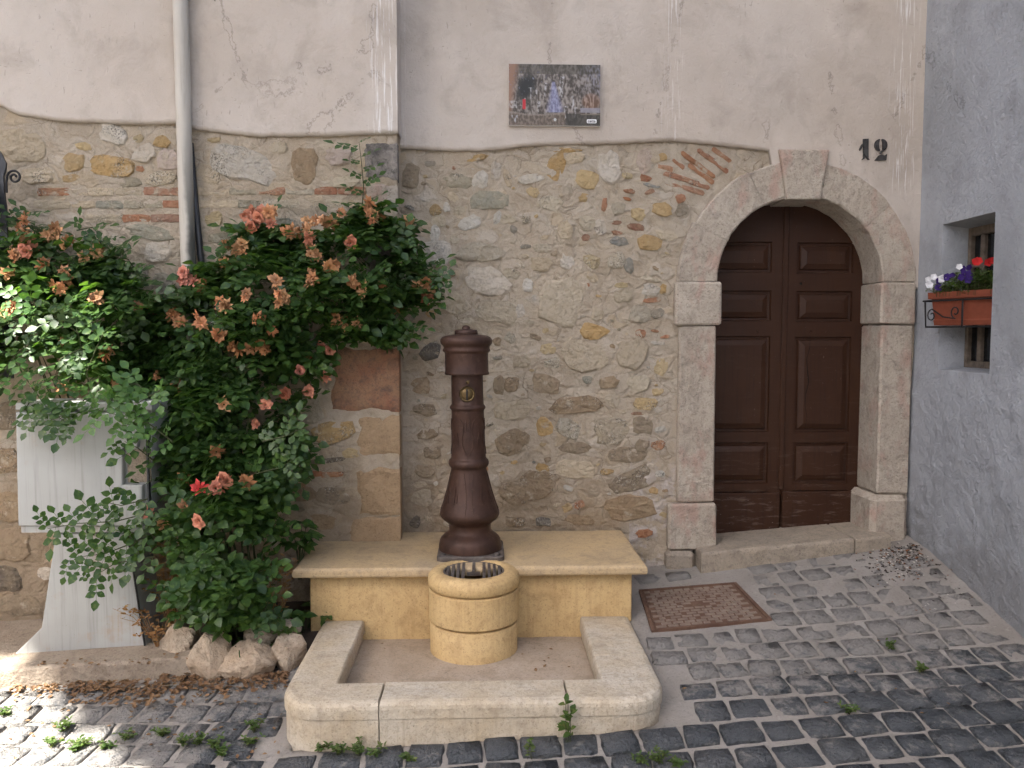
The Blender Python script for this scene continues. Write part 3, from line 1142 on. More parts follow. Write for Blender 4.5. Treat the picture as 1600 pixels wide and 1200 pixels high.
def plaster_sheet(name, root, x0, x1, Y, edge, mat, step=0.022, ret=None, ztop=TOP):
    xs = list(np.arange(x0, x1, step)) + [x1]
    rows = 46
    v, f = [], []
    for x in xs:
        ze = edge(x)
        fade = min(1, max(0, (x1 - x) / 0.05))
        v.append((x, Y + 0.045, ze + 0.012))
        v.append((x, Y + 0.016, ze))
        v.append((x, Y + 0.004, ze + 0.006))
        for k in range(rows):
            t = (k / (rows - 1)) ** 1.5
            z = ze + 0.018 + (ztop - ze - 0.018) * t
            bel = 0.010 * math.exp(-(z - ze) / 0.12)
            v.append((x, Y - (0.008 * fbm(x, 0, z, 1.1, 3) + bel) * fade, z))
    n = rows + 3
    for i in range(len(xs) - 1):
        for k in range(n - 1):
            a = i * n + k
            f.append((a, a + n, a + n + 1, a + 1))
    return obj(name, v, f, mat, root, True)


plaster_sheet('plaster', house, -0.58, CORNER + 0.02, -0.032, edge_r, 'plaster')


# --- door surround, stone by stone
def arc_stone(name, a0, a1, r0, r1, y0, y1, cx=ACX, cz=ACZ, gap=0.0025, seed=0):
    r = random.Random(seed)
    n = max(2, int(abs(a1 - a0) / 5))
    v, f = [], []
    b = 0.010
    g = gap / r0
    ring = [(r0, y1), (r0, y0 + b), (r0 + b, y0), (r1 - b, y0), (r1, y0 + b), (r1, y1)]
    m = len(ring)
    for i in range(n + 1):
        t = R(a0) + g + (R(a1) - R(a0) - 2 * g) * i / n if a1 > a0 else R(a0) - g + (R(a1) - R(a0) + 2 * g) * i / n
        for q, (rr, y) in enumerate(ring):
            e = 0.006 * fbm(math.cos(t) * 2, q * 3.0 + seed, math.sin(t) * 2, 4, 2)
            yy = y + (0.004 * nz(t * 5, q, seed, 2) if y < 0.05 else 0)
            if i in (0, n) and q in (2, 3):
                yy += 0.003
            v.append((cx + (rr + e) * math.cos(t), yy, cz + (rr + e) * math.sin(t)))
    for i in range(n):
        for k in range(m):
            k2 = (k + 1) % m
            f.append((i * m + k, i * m + k2, (i + 1) * m + k2, (i + 1) * m + k))
    f.append(tuple(range(m))[::-1])
    f.append(tuple(n * m + k for k in range(m)))
    return obj(name, v, f, 'portal_stone', house, False)


DY = 0.30
arc_stone('arch_stone', 180, 152, ARI, ARO + 0.03, -0.050, DY, seed=1, gap=0.0006)
arc_stone('arch_stone', 152, 117, ARI, ARO + 0.01, -0.0495, DY, seed=2, gap=0.0012)
arc_stone('arch_stone', 117, 101, ARI, ARO, -0.045, DY, seed=3)
arc_stone('arch_stone', 79, 40, ARI, ARO - 0.005, -0.045, DY, seed=4, gap=0.0012)
arc_stone('arch_stone', 40, 0, ARI, ARO - 0.005, -0.0445, DY, seed=5, gap=0.0006)
# keystone
kz0, kz1 = ACZ + ARI - 0.025, ACZ + ARI + 0.31
v, f = slab([(-0.115, kz0), (0.115, kz0), (0.172, kz1), (-0.172, kz1)], 0, 0.36, 0.012)
obj('keystone', [(p[0] + ACX, -p[2] + 0.29, p[1]) for p in v], [q[::-1] for q in f], 'portal_stone', house)


def jamb(name, x0, x1, z0, z1, y0, y1=DY, seed=0, bev=0.012, col='portal_stone', flare=0.0):
    """dressed block, its faces a little uneven"""
    v0, f0 = bevel_box(x0, x1, y0, y1, z0, z1, bev)
    r = random.Random(seed)
    v0 = [(p[0] + r.uniform(-.003, .003) + (flare * (1 if p[0] > (x0 + x1) / 2 else 0) if p[2] < (z0 + z1) / 2 else 0), p[1] + r.uniform(-.003, .003), p[2] + r.uniform(-.003, .003)) for p in v0]
    return obj(name, v0, f0, col, house)


GL = gz(1.45, -0.1)
jamb('jamb_stone', 1.315, XL + 0.028, 1.652, 1.947, -0.062, seed=1)
jamb('jamb_stone', 1.345, XL, 0.42, 1.646, -0.048, seed=2)
jamb('jamb_stone', 1.285, XL + 0.012, 0.095, 0.414, -0.075, seed=3)
jamb('foot_stone', 1.27, 1.47, -0.2, 0.088, -0.10, seed=9, bev=0.03, col='step_stone')
jamb('jamb_stone', XR - 0.012, CORNER - 0.01, 1.66, 1.947, -0.055, seed=4)
jamb('jamb_stone', XR, CORNER - 0.015, 0.47, 1.654, -0.043, seed=5)
jamb('jamb_stone', XR - 0.055, CORNER - 0.03, 0.0, 0.464, -0.085, seed=6, bev=0.035)
# doorstep, tilted with the street
for (xa, xb, sd) in ((1.475, 2.53, 0.0), (2.537, 2.79, 0.006)):
    pts = [(xa, -0.215 + sd), (xb, -0.20 + sd), (xb, 0.40), (xa, 0.40)]
    v, f = slab(pts, -0.3, 0.115, 0.022, [1, 0.2, 0.1, 0.4])
    v = [(p[0], p[1] + 0.006 * fbm(p[0], 1, p[2], 6), p[2] + (0.078 * (p[0] - 1.5) if p[2] > 0 else 0)) for p in v]
    obj('doorstep', v, f, 'step_stone', house)


# --- door leaves
def raised(x0, x1, z0, z1, y, root):
    """frame moulding and raised field of a panel"""
    v, f = [], []
    lv = [(0, 0.0), (0.006, 0.016), (0.022, 0.018), (0.028, 0.004), (0.062, -0.010), (0.066, -0.012)]
    # depth positive = towards the house
    for (o, d) in lv:
        v += [(x0 + o, y + d, z0 + o), (x1 - o, y + d, z0 + o), (x1 - o, y + d, z1 - o), (x0 + o, y + d, z1 - o)]
    for i in range(len(lv) - 1):
        for k in range(4):
            k2 = (k + 1) % 4
            f.append((i * 4 + k, i * 4 + k2, (i + 1) * 4 + k2, (i + 1) * 4 + k))
    n = (len(lv) - 1) * 4
    f.append((n, n + 1, n + 2, n + 3))
    return obj('panel', v, f, 'door', root)


DP = 0.25
MID = 2.185


def leaf(xa, xb, rows, board_top, zb, skew):
    o = B()
    zt = 2.62
    # stiles and rails laid round the panel openings
    px0, px1 = rows[0][2], rows[0][3]
    o.box(xa, px0, DP, DP + 0.05, zb, zt)
    o.box(px1, xb, DP + 0.001, DP + 0.05, zb, zt)
    zs = [board_top] + [q for r_ in rows[::-1] for q in (r_[0], r_[1])] + [zt]
    for i in range(0, len(zs), 2):
        o.box(px0, px1, DP + 0.0005, DP + 0.049, zs[i], zs[i + 1])
    lf = o.build('door_leaf', 'door', house)
    for (z0, z1, x0, x1) in rows:
        raised(x0, x1, z0, z1, DP + 0.0005, lf)
    bb = B()
    bb.box(xa + 0.004, xb - 0.004, DP - 0.022, DP + 0.045, zb, board_top - 0.006, 0.008)
    bb.build('kick_board', 'door', lf)
    return lf


RW = [(2.035, 2.255), (1.685, 1.905), (0.875, 1.575), (0.495, 0.80)]
l1 = leaf(XL - 0.06, MID - 0.004, [(a, b_, XL + 0.005, MID - 0.10) for a, b_ in RW], 0.435, 0.118, 0)
l2 = leaf(MID + 0.004, XR + 0.06, [(a - 0.004, b_ - 0.004, MID + 0.085, XR - 0.075) for a, b_ in RW], 0.442, 0.15, 0)
b = B()
b.box(MID - 0.022, MID + 0.02, DP - 0.012, DP + 0.01, 0.45, 2.6, 0.006)
b.build('cover_strip', 'door', l1)
b = B()
b.lathe([(0.009, 0), (0.009, 0.006), (0.006, 0.008)], 12)
for (x, z) in ((MID + 0.115, 1.955), (MID - 0.19, 1.61), (MID + 0.2, 1.61)):
    o = obj('keyhole' if z > 1.9 else 'knob', b.v, b.f, 'hole_black' if z > 1.9 else 'door', l2 if x > MID else l1)
    place(o, Matrix.Translation((x, DP, z)) @ Matrix.Rotation(math.pi / 2, 4, 'X'))
# the split in the right leaf's long panel
b = B()
pts = [(MID + 0.165 + 0.012 * math.sin(k * 1.9) + 0.002 * k, 0.90 + 0.085 * k) for k in range(9)]
for i in range(8):
    wd = 0.004 * (1 - abs(i - 4) / 5)
    (xa, za), (xb, zb_) = pts[i], pts[i + 1]
    b.add([(xa - wd, DP - 0.0135, za), (xa + wd, DP - 0.0135, za), (xb + wd, DP - 0.0135, zb_), (xb - wd, DP - 0.0135, zb_)], [(0, 1, 2, 3)])
b.build('crack', 'hole_black', l2)

# --- painted number
num = B()


def poly_strip(b, outer, inner, y):
    n = len(outer)
    v = [(p[0], y, p[1]) for p in outer] + [(p[0], y, p[1]) for p in inner]
    b.add(v, [(i, i + 1, n + i + 1, n + i) for i in range(n - 1)])


def numpt(X, Y):
    p = at(1330 + X / 20, 200 + Y / 20, -0.052)
    return (p.x, p.z)


NY = -0.0445
one, two = B(), B()


def quad(b, pts):
    q = [numpt(*p) for p in pts]
    b.add([(p[0], NY, p[1]) for p in q] + [(p[0], NY + 0.03, p[1]) for p in q], [tuple(range(len(q)))[::-1]] + [(i, (i + 1) % len(q), len(q) + (i + 1) % len(q), len(q) + i) for i in range(len(q))])


quad(one, [(400, 330), (565, 325), (562, 930), (600, 985), (540, 975), (430, 800), (400, 780)])
quad(one, [(400, 800), (470, 930), (370, 985), (360, 965), (400, 930)])
quad(one, [(385, 470), (370, 600), (300, 700), (280, 650), (340, 520)])


def arc(cx, cy, rx, ry, a0, a1, n=10):
    return [(cx + rx * math.cos(R(a0 + (a1 - a0) * i / n)), cy + ry * math.sin(R(a0 + (a1 - a0) * i / n))) for i in range(n + 1)]


for (a0, a1, cx) in ((268, 90, 925), (-88, 60, 985)):
    o_ = arc(cx, 520, 170, 190, a0, a1)
    i_ = arc(cx, 520, 30 if a0 > 0 else 25, 150, a0, a1)
    for k in range(10):
        quad(two, [o_[k], o_[k + 1], i_[k + 1], i_[k]])
quad(two, [(1070, 640), (1130, 620), (960, 800), (910, 770), (960, 700)])
quad(two, [(880, 850), (960, 815), (1060, 850), (1145, 800), (1120, 1000), (760, 1000), (800, 955)])
hn = thing('house_number', 'black stencilled number 12 on the plaster beside the arch', 'number', (2.69, -0.045, 2.8))
one.build('digit', 'stencil_black', hn)
two.build('digit', 'stencil_black', hn)

# ---------------------------------------------------------------- adjoining house (left, stands forward)
LY = -0.24
LX = -0.555
left = thing('adjoining_house', 'weathered house front standing forward behind the roses with downpipe and brick courses', 'house', (-2.5, LY, -0.3))
wl = Wall(left, LY)
for t_ in LEFT:
    wl.stone(*t_)
for t_ in BRICKS_L:
    wl.stone(*t_, name='brick', prot=0.014)


def edge_l(x):
    px = pix((x, LY - 0.03, 2.95))[0]
    P = [(-900, 160), (-60, 150), (0, 165), (30, 180), (100, 190), (200, 194), (280, 193), (305, 203), (400, 213), (500, 213), (640, 208)]
    py = np.interp(px, [p[0] for p in P], [p[1] for p in P])
    return at(px, py, LY - 0.03).z + 0.006 * fbm(x, 9, 0, 14, 2)


# big corner blocks of the pier
def block(px0, px1, py0, py1, mat, prot, seed):
    a, c = at(px0, py0, LY), at(px1, py1, LY)
    x0, x1, z0, z1 = a.x, min(c.x, LX + 0.005), c.z, a.z
    n, m = 12, 12
    v, f = [], []
    for j in range(m + 1):
        for i in range(n + 1):
            u, w_ = i / n, j / m
            x = x0 + (x1 - x0) * u + (1 - u) * 0.030 * fbm(seed * 3.1, 0, w_ * 2, 1.3, 3)
            z = z0 + (z1 - z0) * w_ + 0.016 * fbm(u * 2, seed * 2.7, w_, 1.6, 3)
            e = min(u * (x1 - x0), w_ * (z1 - z0), (1 - w_) * (z1 - z0), (1 - u) * (x1 - x0) + 0.006)
            d = prot * sstep(-0.004, 0.016, e) + 0.007 * fbm(x, seed, z, 7, 4)
            v.append((x, LY - d, z))
    for j in range(m):
        for i in range(n):
            k = j * (n + 1) + i
            f.append((k, k + 1, k + n + 2, k + n + 1))
    rim = list(range(n + 1)) + [j * (n + 1) + n for j in range(1, m + 1)] + [m * (n + 1) + i for i in range(n - 1, -1, -1)] + [j * (n + 1) for j in range(m - 1, 0, -1)]
    k0 = len(v)
    for q in rim:
        v.append((v[q][0], LY + 0.1, v[q][2]))
    for k in range(len(rim)):
        k2 = (k + 1) % len(rim)
        f.append((rim[k2], rim[k], k0 + k, k0 + k2))
    o = obj('corner_block', v, f, mat, left)
    wl.st.append(((a.x + c.x) / 2, (a.z + c.z) / 2, (c.x - a.x) / 2, (a.z - c.z) / 2, 0, prot))
    return o


block(515, 640, 543, 641, 'red_stone', 0.016, 1)
block(556, 640, 650, 712, 'block_stone', 0.010, 2)
block(560, 640, 733, 804, 'block_stone', 0.013, 3)
block(548, 640, 808, 850, 'block_stone', 0.010, 4)
block(568, 640, 222, 280, 'sooty_stone', 0.013, 5)
block(575, 640, 288, 330, 'portal_stone', 0.008, 6)
block(570, 640, 350, 430, 'sooty_stone', 0.012, 7)
block(580, 640, 440, 530, 'portal_stone', 0.010, 8)
wl.fill(90, (-3.6, LX - 0.05, -0.1, 2.9), lambda x, z: z < edge_l(x) - 0.06, 'ccclwyybbkoe', (0.02, 0.075))
v, f = wl.mortar(-5.2, LX, -0.7, 3.15, 0.02, None, 'R')
obj('mortar_wall', v, f, 'mortar', left, True)
zs = np.arange(-0.5, 3.2, 0.04)
ys = np.linspace(LY, 0.06, 9)
v = [(LX + (0.006 * fbm(0, y, z, 6) if 0 < i < 8 else 0), y, z) for z in zs for i, y in enumerate(ys)]
f = [(j * 9 + i, j * 9 + i + 1, (j + 1) * 9 + i + 1, (j + 1) * 9 + i) for j in range(len(zs) - 1) for i in range(8)]
obj('return_wall', v, f, 'mortar', left, True)
plaster_sheet('plaster', left, -5.2, LX + 0.012, LY - 0.034, edge_l, 'plaster')
ze = edge_l(LX)
v = [(LX + 0.012, y, z) for z in (ze + 0.018, ze + 0.5, TOP) for y in (LY - 0.034, LY, 0.0)]
f = [(j * 3 + i, j * 3 + i + 1, (j + 1) * 3 + i + 1, (j + 1) * 3 + i) for j in range(2) for i in range(2)]
obj('return_plaster', v, f, 'plaster', left)
b = B()
b.box(-14, LX - 0.03, LY + 0.05, 4.0, -0.9, TOP)
b.box(-14, -5.19, LY - 0.03, LY + 0.05, -0.9, TOP)
b.build('wall_core', 'plaster', left)

# ---------------------------------------------------------------- side house (right)
side = thing('side_house', 'pale grey rough-rendered house wall with a small recessed window at right', 'house', (3.0, -1.5, 0))
WY0, WY1, WZ0, WZ1 = -0.888, -0.324, 1.357, 2.305


def sx_at(y):
    return CORNER + 0.012 + 0.03 * y


ys = sorted(set(list(np.round(np.arange(-2.6, 0.02, 0.024), 4)) + [WY0, WY1]))
ys = [y for y in ys if not (0 < abs(y - WY0) < 0.01 or 0 < abs(y - WY1) < 0.01)]
ys = list(np.linspace(-14, -2.8, 8)) + ys
zs = sorted(set(list(np.round(np.arange(-0.5, 2.9, 0.024), 4)) + [WZ0, WZ1]))
zs = [z for z in zs if not (0 < abs(z - WZ0) < 0.01 or 0 < abs(z - WZ1) < 0.01)]
zs = zs + list(np.linspace(3.0, TOP, 14))
v, f = [], []
for z in zs:
    for y in ys:
        lowr = sstep(1.42, 1.22, z + 0.06 * nz(0, y, 0, 3))
        d = 0.006 * fbm(0, y, z, 1.3, 3) + lowr * (0.012 * abs(fbm(3, y, z, 9, 3)) + 0.010)
        ed = min(1, max(abs(y - (WY0 + WY1) / 2) - (WY1 - WY0) / 2, abs(z - (WZ0 + WZ1) / 2) - (WZ1 - WZ0) / 2) / 0.04)
        v.append((sx_at(y) - d * max(0, ed), y, z))
n = len(ys)
for j in range(len(zs) - 1):
    for i in range(n - 1):
        yc, zc = (ys[i] + ys[i + 1]) / 2, (zs[j] + zs[j + 1]) / 2
        if WY0 < yc < WY1 and WZ0 < zc < WZ1:
            continue
        a = j * n + i
        f.append((a, a + n, a + n + 1, a + 1))
obj('rendered_wall', v, f, 'side_plaster', side, True)
# recess
xo = 3.185
b = B()
A_ = [(sx_at(WY0), WY0, WZ0), (sx_at(WY1), WY1, WZ0), (sx_at(WY1), WY1, WZ1), (sx_at(WY0), WY0, WZ1)]
Bk = [(xo, WY0, WZ0 + 0.02), (xo, WY1 - 0.02, WZ0 + 0.02), (xo, WY1 - 0.02, WZ1 - 0.03), (xo, WY0, WZ1 - 0.03)]
b.add(A_ + Bk, [(i, (i + 1) % 4, 4 + (i + 1) % 4, 4 + i) for i in range(4)])
b.build('window_reveal', 'side_plaster', side)
b = B()
b.box(xo + 0.12, 6.5, -14, 0.35, -0.6, TOP)
b.build('wall_core', 'side_plaster', side)
win = thing('window', 'small wooden casement set deep in the pale side wall', 'window', (xo, -0.6, WZ0))
b = B()
for (y0, y1, z0, z1) in ((WY1 - 0.045, WY1 - 0.008, WZ0, WZ1), (WY0, WY0 + 0.05, WZ0, WZ1), (WY0 + 0.05, WY1 - 0.045, WZ0 + 0.01, WZ0 + 0.06), (WY0 + 0.05, WY1 - 0.045, WZ1 - 0.08, WZ1 - 0.02)):
    b.box(xo - 0.02, xo + 0.03, y0, y1, z0, z1, 0.004)
b.build('frame', 'window_wood', win)
b = B()
b.box(xo - 0.014, xo + 0.028, -0.50, -0.46, WZ0 + 0.061, WZ1 - 0.081, 0.004)
b.build('mullion', 'window_wood', win)
for z in (1.66, 2.02):
    b = B()
    b.box(xo - 0.010, xo + 0.026, WY0 + 0.051, -0.501, z, z + 0.03, 0.003)
    b.box(xo - 0.010, xo + 0.026, -0.459, WY1 - 0.046, z, z + 0.03, 0.003)
    b.build('glazing_bar', 'window_wood', win)
for (y0, y1) in ((WY0 + 0.04, -0.49), (-0.47, WY1 - 0.04)):
    b = B()
    b.box(xo + 0.010, xo + 0.014, y0, y1, WZ0 + 0.05, WZ1 - 0.07)
    b.build('pane', 'glass_dark', win)

# ---------------------------------------------------------------- downpipe and conduit
dp = thing('downpipe', 'beige painted rainwater downpipe on the forward house front', 'pipe', (-1.87, LY - 0.08, 0))
b = B()
PX, PY = -1.872, LY - 0.085
b.tube([(PX - 0.004, PY, 6.3), (PX, PY, 3.72), (PX + 0.003, PY, 2.6), (PX + 0.012, PY, 1.6), (PX + 0.016, PY, -0.3)], 0.046, 20)
b.build('pipe', 'pipe', dp, True)
b = B()
b.lathe([(0.0465, 3.66), (0.053, 3.665), (0.053, 3.79), (0.0465, 3.80)], 20, (PX, PY))
b.build('socket', 'pipe', dp, True)
b = B()
b.lathe([(0.0468, 1.90), (0.051, 1.90), (0.051, 1.93), (0.0468, 1.93)], 20, (PX + 0.01, PY))
b.box(PX + 0.0, PX + 0.02, PY + 0.05, LY + 0.02, 1.905, 1.925)
b.build('bracket', 'grey_iron', dp)
b = B()
b.tube([(PX + 0.018, LY - 0.03, 2.80), (PX + 0.040, LY - 0.034, 2.45), (PX + 0.066, LY - 0.034, 2.1), (PX + 0.092, LY - 0.034, 1.9), (PX + 0.088, LY - 0.034, 0.6), (PX + 0.09, LY - 0.034, -0.2)], 0.021, 10)
cb = b.build('conduit', 'grey_iron', None, True)
tag(cb, 'dark conduit running down the wall tight beside the beige downpipe', 'conduit')
b = B()
b.tube([(PX + 0.0, LY - 0.06, 3.70), (PX + 0.10, LY - 0.045, 3.70), (PX + 0.19, LY - 0.03, 3.69), (PX + 0.2, LY - 0.028, 3.67)], 0.006, 6)
o = b.build('pipe_hook', 'black_iron', dp, True)

# iron lamp or gate bracket at the left
ib = thing('iron_bracket', 'dark wrought iron upright with leaf finial and scroll on the left wall', 'bracket', (-3.05, -0.45, 1.5))
IX, IY = at(-4, 300, -0.42).x, -0.42
zt_ = at(8, 234, IY).z
out = [(0.040, -1.4), (0.040, -0.34), (0.034, -0.30), (0.030, -0.16), (0.044, -0.12), (0.050, -0.08), (0.036, -0.055), (0.028, -0.03), (0.012, -0.008), (0.0, 0.0)]
pl = [(IX + x + 0.012, zt_ + z) for x, z in out] + [(IX - x + 0.012, zt_ + z) for x, z in out[::-1][1:]]
n = len(pl)
v = [(x, IY - 0.008, z) for x, z in pl] + [(x, IY + 0.008, z) for x, z in pl]
f = [tuple(range(n)), tuple(range(2 * n - 1, n - 1, -1))] + [(i, n + i, n + (i + 1) % n, (i + 1) % n) for i in range(n)]
obj('upright', v, f, 'grey_iron', ib)
b = B()
sp = []
for k in range(26):
    t = k / 25
    rr = 0.045 * (1 - 0.78 * t)
    a = R(190 - 560 * t)
    sp.append((IX + 0.105 + rr * math.cos(a), IY, zt_ - 0.165 + rr * math.sin(a)))
b.tube([(IX + 0.055, IY, zt_ - 0.26), (IX + 0.056, IY, zt_ - 0.20)] + sp, 0.007, 8)
b.build('scroll', 'black_iron', ib, True)
b = B()
b.tube([(IX + 0.01, IY, zt_ - 0.9), (IX + 0.01, LY + 0.03, zt_ - 0.9)], 0.012, 8)
b.build('wall_fixing', 'grey_iron', ib, True)
b = B()
b.tube([(IX + 0.01, IY, zt_ - 0.4), (IX + 0.01, LY + 0.03, zt_ - 0.4)], 0.012, 8)
b.build('wall_fixing', 'grey_iron', ib, True)
b = B()
b.lathe([(0.09, 0), (0.10, 0.03), (0.10, 0.14), (0.06, 0.2), (0.02, 0.23)], 8, (IX - 0.075, IY - 0.10))
o = b.build('lantern_body', 'black_iron', ib)
o.location.z = zt_ - 0.40

# ---------------------------------------------------------------- cave photograph panel
pa, pb_ = at(795, 100, -0.06), at(937.5, 197, -0.06)
panel = thing('photo_panel', 'unframed photo print of a dripstone cave fixed to the plaster', 'photo panel', (pa.x, -0.06, pb_.z))
PW, PH = pb_.x - pa.x, pa.z - pb_.z
b = B()
b.box(pa.x, pb_.x, -0.062, -0.03, pb_.z, pa.z)
b.build('board', 'white_print', panel)
NX, NZ = 150, 104
v, f, cols = [], [], []


def lerp(a, b, t):
    t = min(1, max(0, t))
    return tuple(x + (y - x) * t for x, y in zip(a, b))


def cave(u, w_):
    """flat print: u across 0..1, w_ down 0..1 (colours as printed)"""
    st = fbm(u * 9, w_ * 2.6, 0, 2.2, 4)
    fn = fbm(u * 30, w_ * 12, 5, 1.6, 3)
    c = lerp((0.13, 0.105, 0.085), (0.46, 0.41, 0.37), 0.42 + 0.75 * st + 0.9 * fn + 0.5 * fbm(u * 60, w_ * 9, 2, 1.0, 2))
    if w_ < 0.16:
        c = lerp(c, (0.13, 0.115, 0.085), 0.6)
    # dark grotto at left
    g = ((u - 0.17 - 0.16 * (0.5 - w_)) / 0.11) ** 2 + ((w_ - 0.38) / 0.25) ** 2
    c = lerp(c, (0.055, 0.052, 0.042), 1.1 * (1.15 - g))
    # orange wall at the far left
    c = lerp(c, (0.42, 0.27, 0.19), (0.13 - 0.10 * w_ - u) * 16)
    # violet-blue flowstone in the middle
    m = abs(u - 0.495 - 0.04 * (w_ - 0.5)) / (0.02 + 0.20 * max(0, w_ - 0.28)) if w_ > 0.28 else 9
    if w_ < 0.78:
        c = lerp(c, lerp((0.26, 0.26, 0.38), (0.50, 0.50, 0.64), 0.5 + fn), 1.6 * (1 - m))
    # pale hanging curtains
    for (cx, hw, a0, a1) in ((0.585, 0.022, 0.2, 0.56), (0.555, 0.014, 0.36, 0.55), (0.40, 0.02, 0.3, 0.52), (0.695, 0.013, 0.5, 0.74), (0.23, 0.014, 0.38, 0.56), (0.30, 0.012, 0.42, 0.52), (0.62, 0.012, 0.68, 0.95), (0.73, 0.012, 0.7, 0.9), (0.325, 0.012, 0.6, 0.78)):
        if a0 < w_ < a1:
            k = 1 - abs(u - cx - 0.02 * st) / (hw * (1.15 - (w_ - a0) / (a1 - a0)) + 0.004)
            c = lerp(c, (0.62, 0.60, 0.60), 1.7 * max(0, k) * max(0, 0.55 + 1.3 * fn + 0.5 * st))
    # round ribbed mound at right
    g = ((u - 0.90) / 0.115) ** 2 + ((w_ - 0.60) / 0.15) ** 2
    c = lerp(c, lerp((0.24, 0.15, 0.10), (0.50, 0.38, 0.31), 0.5 + 0.7 * math.sin(u * 130 + 5 * st)), 2 * (1 - g))
    if u > 0.78 and 0.71 < w_ < 0.78:
        c = lerp(c, (0.44, 0.42, 0.46), 0.8)
    # upper right bluish
    c = lerp(c, (0.33, 0.33, 0.40), (u - 0.72) * 2 * max(0, 0.4 - abs(w_ - 0.22)) * 2.4 * (0.7 + 2 * fn))
    # foreground bank
    top = 0.77 + 0.05 * math.sin(u * 5) + 0.012 * fn
    if w_ > top and u < 0.62:
        c = lerp((0.19, 0.15, 0.115), (0.36, 0.30, 0.25), 0.4 + 1.3 * fn)
        c = lerp(c, (0.46, 0.40, 0.35), 0.8 - (w_ - top) * 22)
    if u > 0.62 and w_ > 0.8:
        c = lerp(c, (0.085, 0.075, 0.055), 0.75)
        if u > 0.78:
            c = lerp(c, (0.36, 0.31, 0.25), (0.83 - w_) * 40)
    if u < 0.09 and 0.6 < w_ < 0.72:
        c = lerp(c, (0.62, 0.6, 0.58), 0.5 + fn)
    if 0.03 < u < 0.10 and 0.83 < w_ < 0.96:
        c = lerp(c, (0.55, 0.55, 0.57), 0.2 + 1.5 * fn)
    d = math.hypot((u - 0.505), (w_ - 0.905) * 0.67)
    if d < 0.016:
        c = (0.7, 0.7, 0.68)
    # small figure in red overalls
    if abs(u - 0.166 + 0.004 * (w_ - 0.6)) < 0.019 - 0.006 * abs(w_ - 0.64) * 8 and 0.572 < w_ < 0.74:
        c = (0.68, 0.07, 0.085)
    if abs(u - 0.175) < 0.008 and 0.55 < w_ < 0.575:
        c = (0.55, 0.45, 0.42)
    return c


for j in range(NZ + 1):
    for i in range(NX + 1):
        u, w_ = i / NX, j / NZ
        v.append((pa.x + PW * u, -0.0635, pa.z - PH * w_))
        cols.append(tuple(0.72 * max(0, q) ** 1.3 for q in cave(u, w_)) + (1,))
f = [(j * (NX + 1) + i, (j + 1) * (NX + 1) + i, (j + 1) * (NX + 1) + i + 1, j * (NX + 1) + i + 1) for j in range(NZ) for i in range(NX)]
pr_ = obj('print', v, f, 'cave', panel)
at_ = pr_.data.color_attributes.new('print', 'FLOAT_COLOR', 'POINT')
at_.data.foreach_set('color', [x for c in cols for x in c])
# logo plate in the lower right corner of the print
lx, lz = pa.x + PW * 0.907, pa.z - PH * 0.925
pts = []
for (cx, cz, a0) in ((0.026, 0.006, 0), (-0.026, 0.006, 90), (-0.026, -0.006, 180), (0.026, -0.006, 270)):
    for k in range(5):
        pts.append((lx + cx + 0.007 * math.cos(R(a0 + k * 22.5)), -0.0645, lz + cz + 0.007 * math.sin(R(a0 + k * 22.5))))
lg = obj('logo', pts, [tuple(range(len(pts)))[::-1]], 'white_print', panel)


def text_mesh(txt, size):
    c = bpy.data.curves.new('txt', 'FONT')
    c.body = txt
    c.size = size
    c.align_x = 'CENTER'
    c.align_y = 'CENTER'
    c.offset = 0.0006
    o = bpy.data.objects.new('txt', c)
    COL.objects.link(o)
    dg = bpy.context.evaluated_depsgraph_get()
    me = bpy.data.meshes.new_from_object(o.evaluated_get(dg))
    bpy.data.objects.remove(o)
    bpy.data.curves.remove(c)
    me.name = 'lettering'
    me.materials.clear()
    return me


tm = text_mesh('cetta', 0.026)
tm.transform(Matrix.Translation((lx, -0.0652, lz)) @ Matrix.Rotation(math.pi / 2, 4, 'X'))
obj('lettering', tm, None, 'black_print', lg)

# ---------------------------------------------------------------- fountain: bench, drum, basin, column
FX = -0.058
bench = thing('stone_bench', 'low yellow limestone bench with overhanging slab behind the fountain drum', 'bench', (FX, -0.4, -0.2))
b = B()
b.box(-1.035, 0.895, -0.78, -0.02, -0.4, 0.163, 0.006)
b.build('bench_body', 'yellow_stone', bench)
for (xa, xb) in ((-1.118, -0.062), (-0.058, 0.972)):
    pts = [(xa, -0.862), (xb, -0.862), (xb, -0.012), (xa, -0.012)]
    o = obj('bench_slab', *slab(pts, 0.1635, 0.222, 0.022, [1, 1 if xb > 0.5 else 0.1, 0.1, 1 if xa < -0.5 else 0.1], 0.014), 'bench_top_stone', bench)

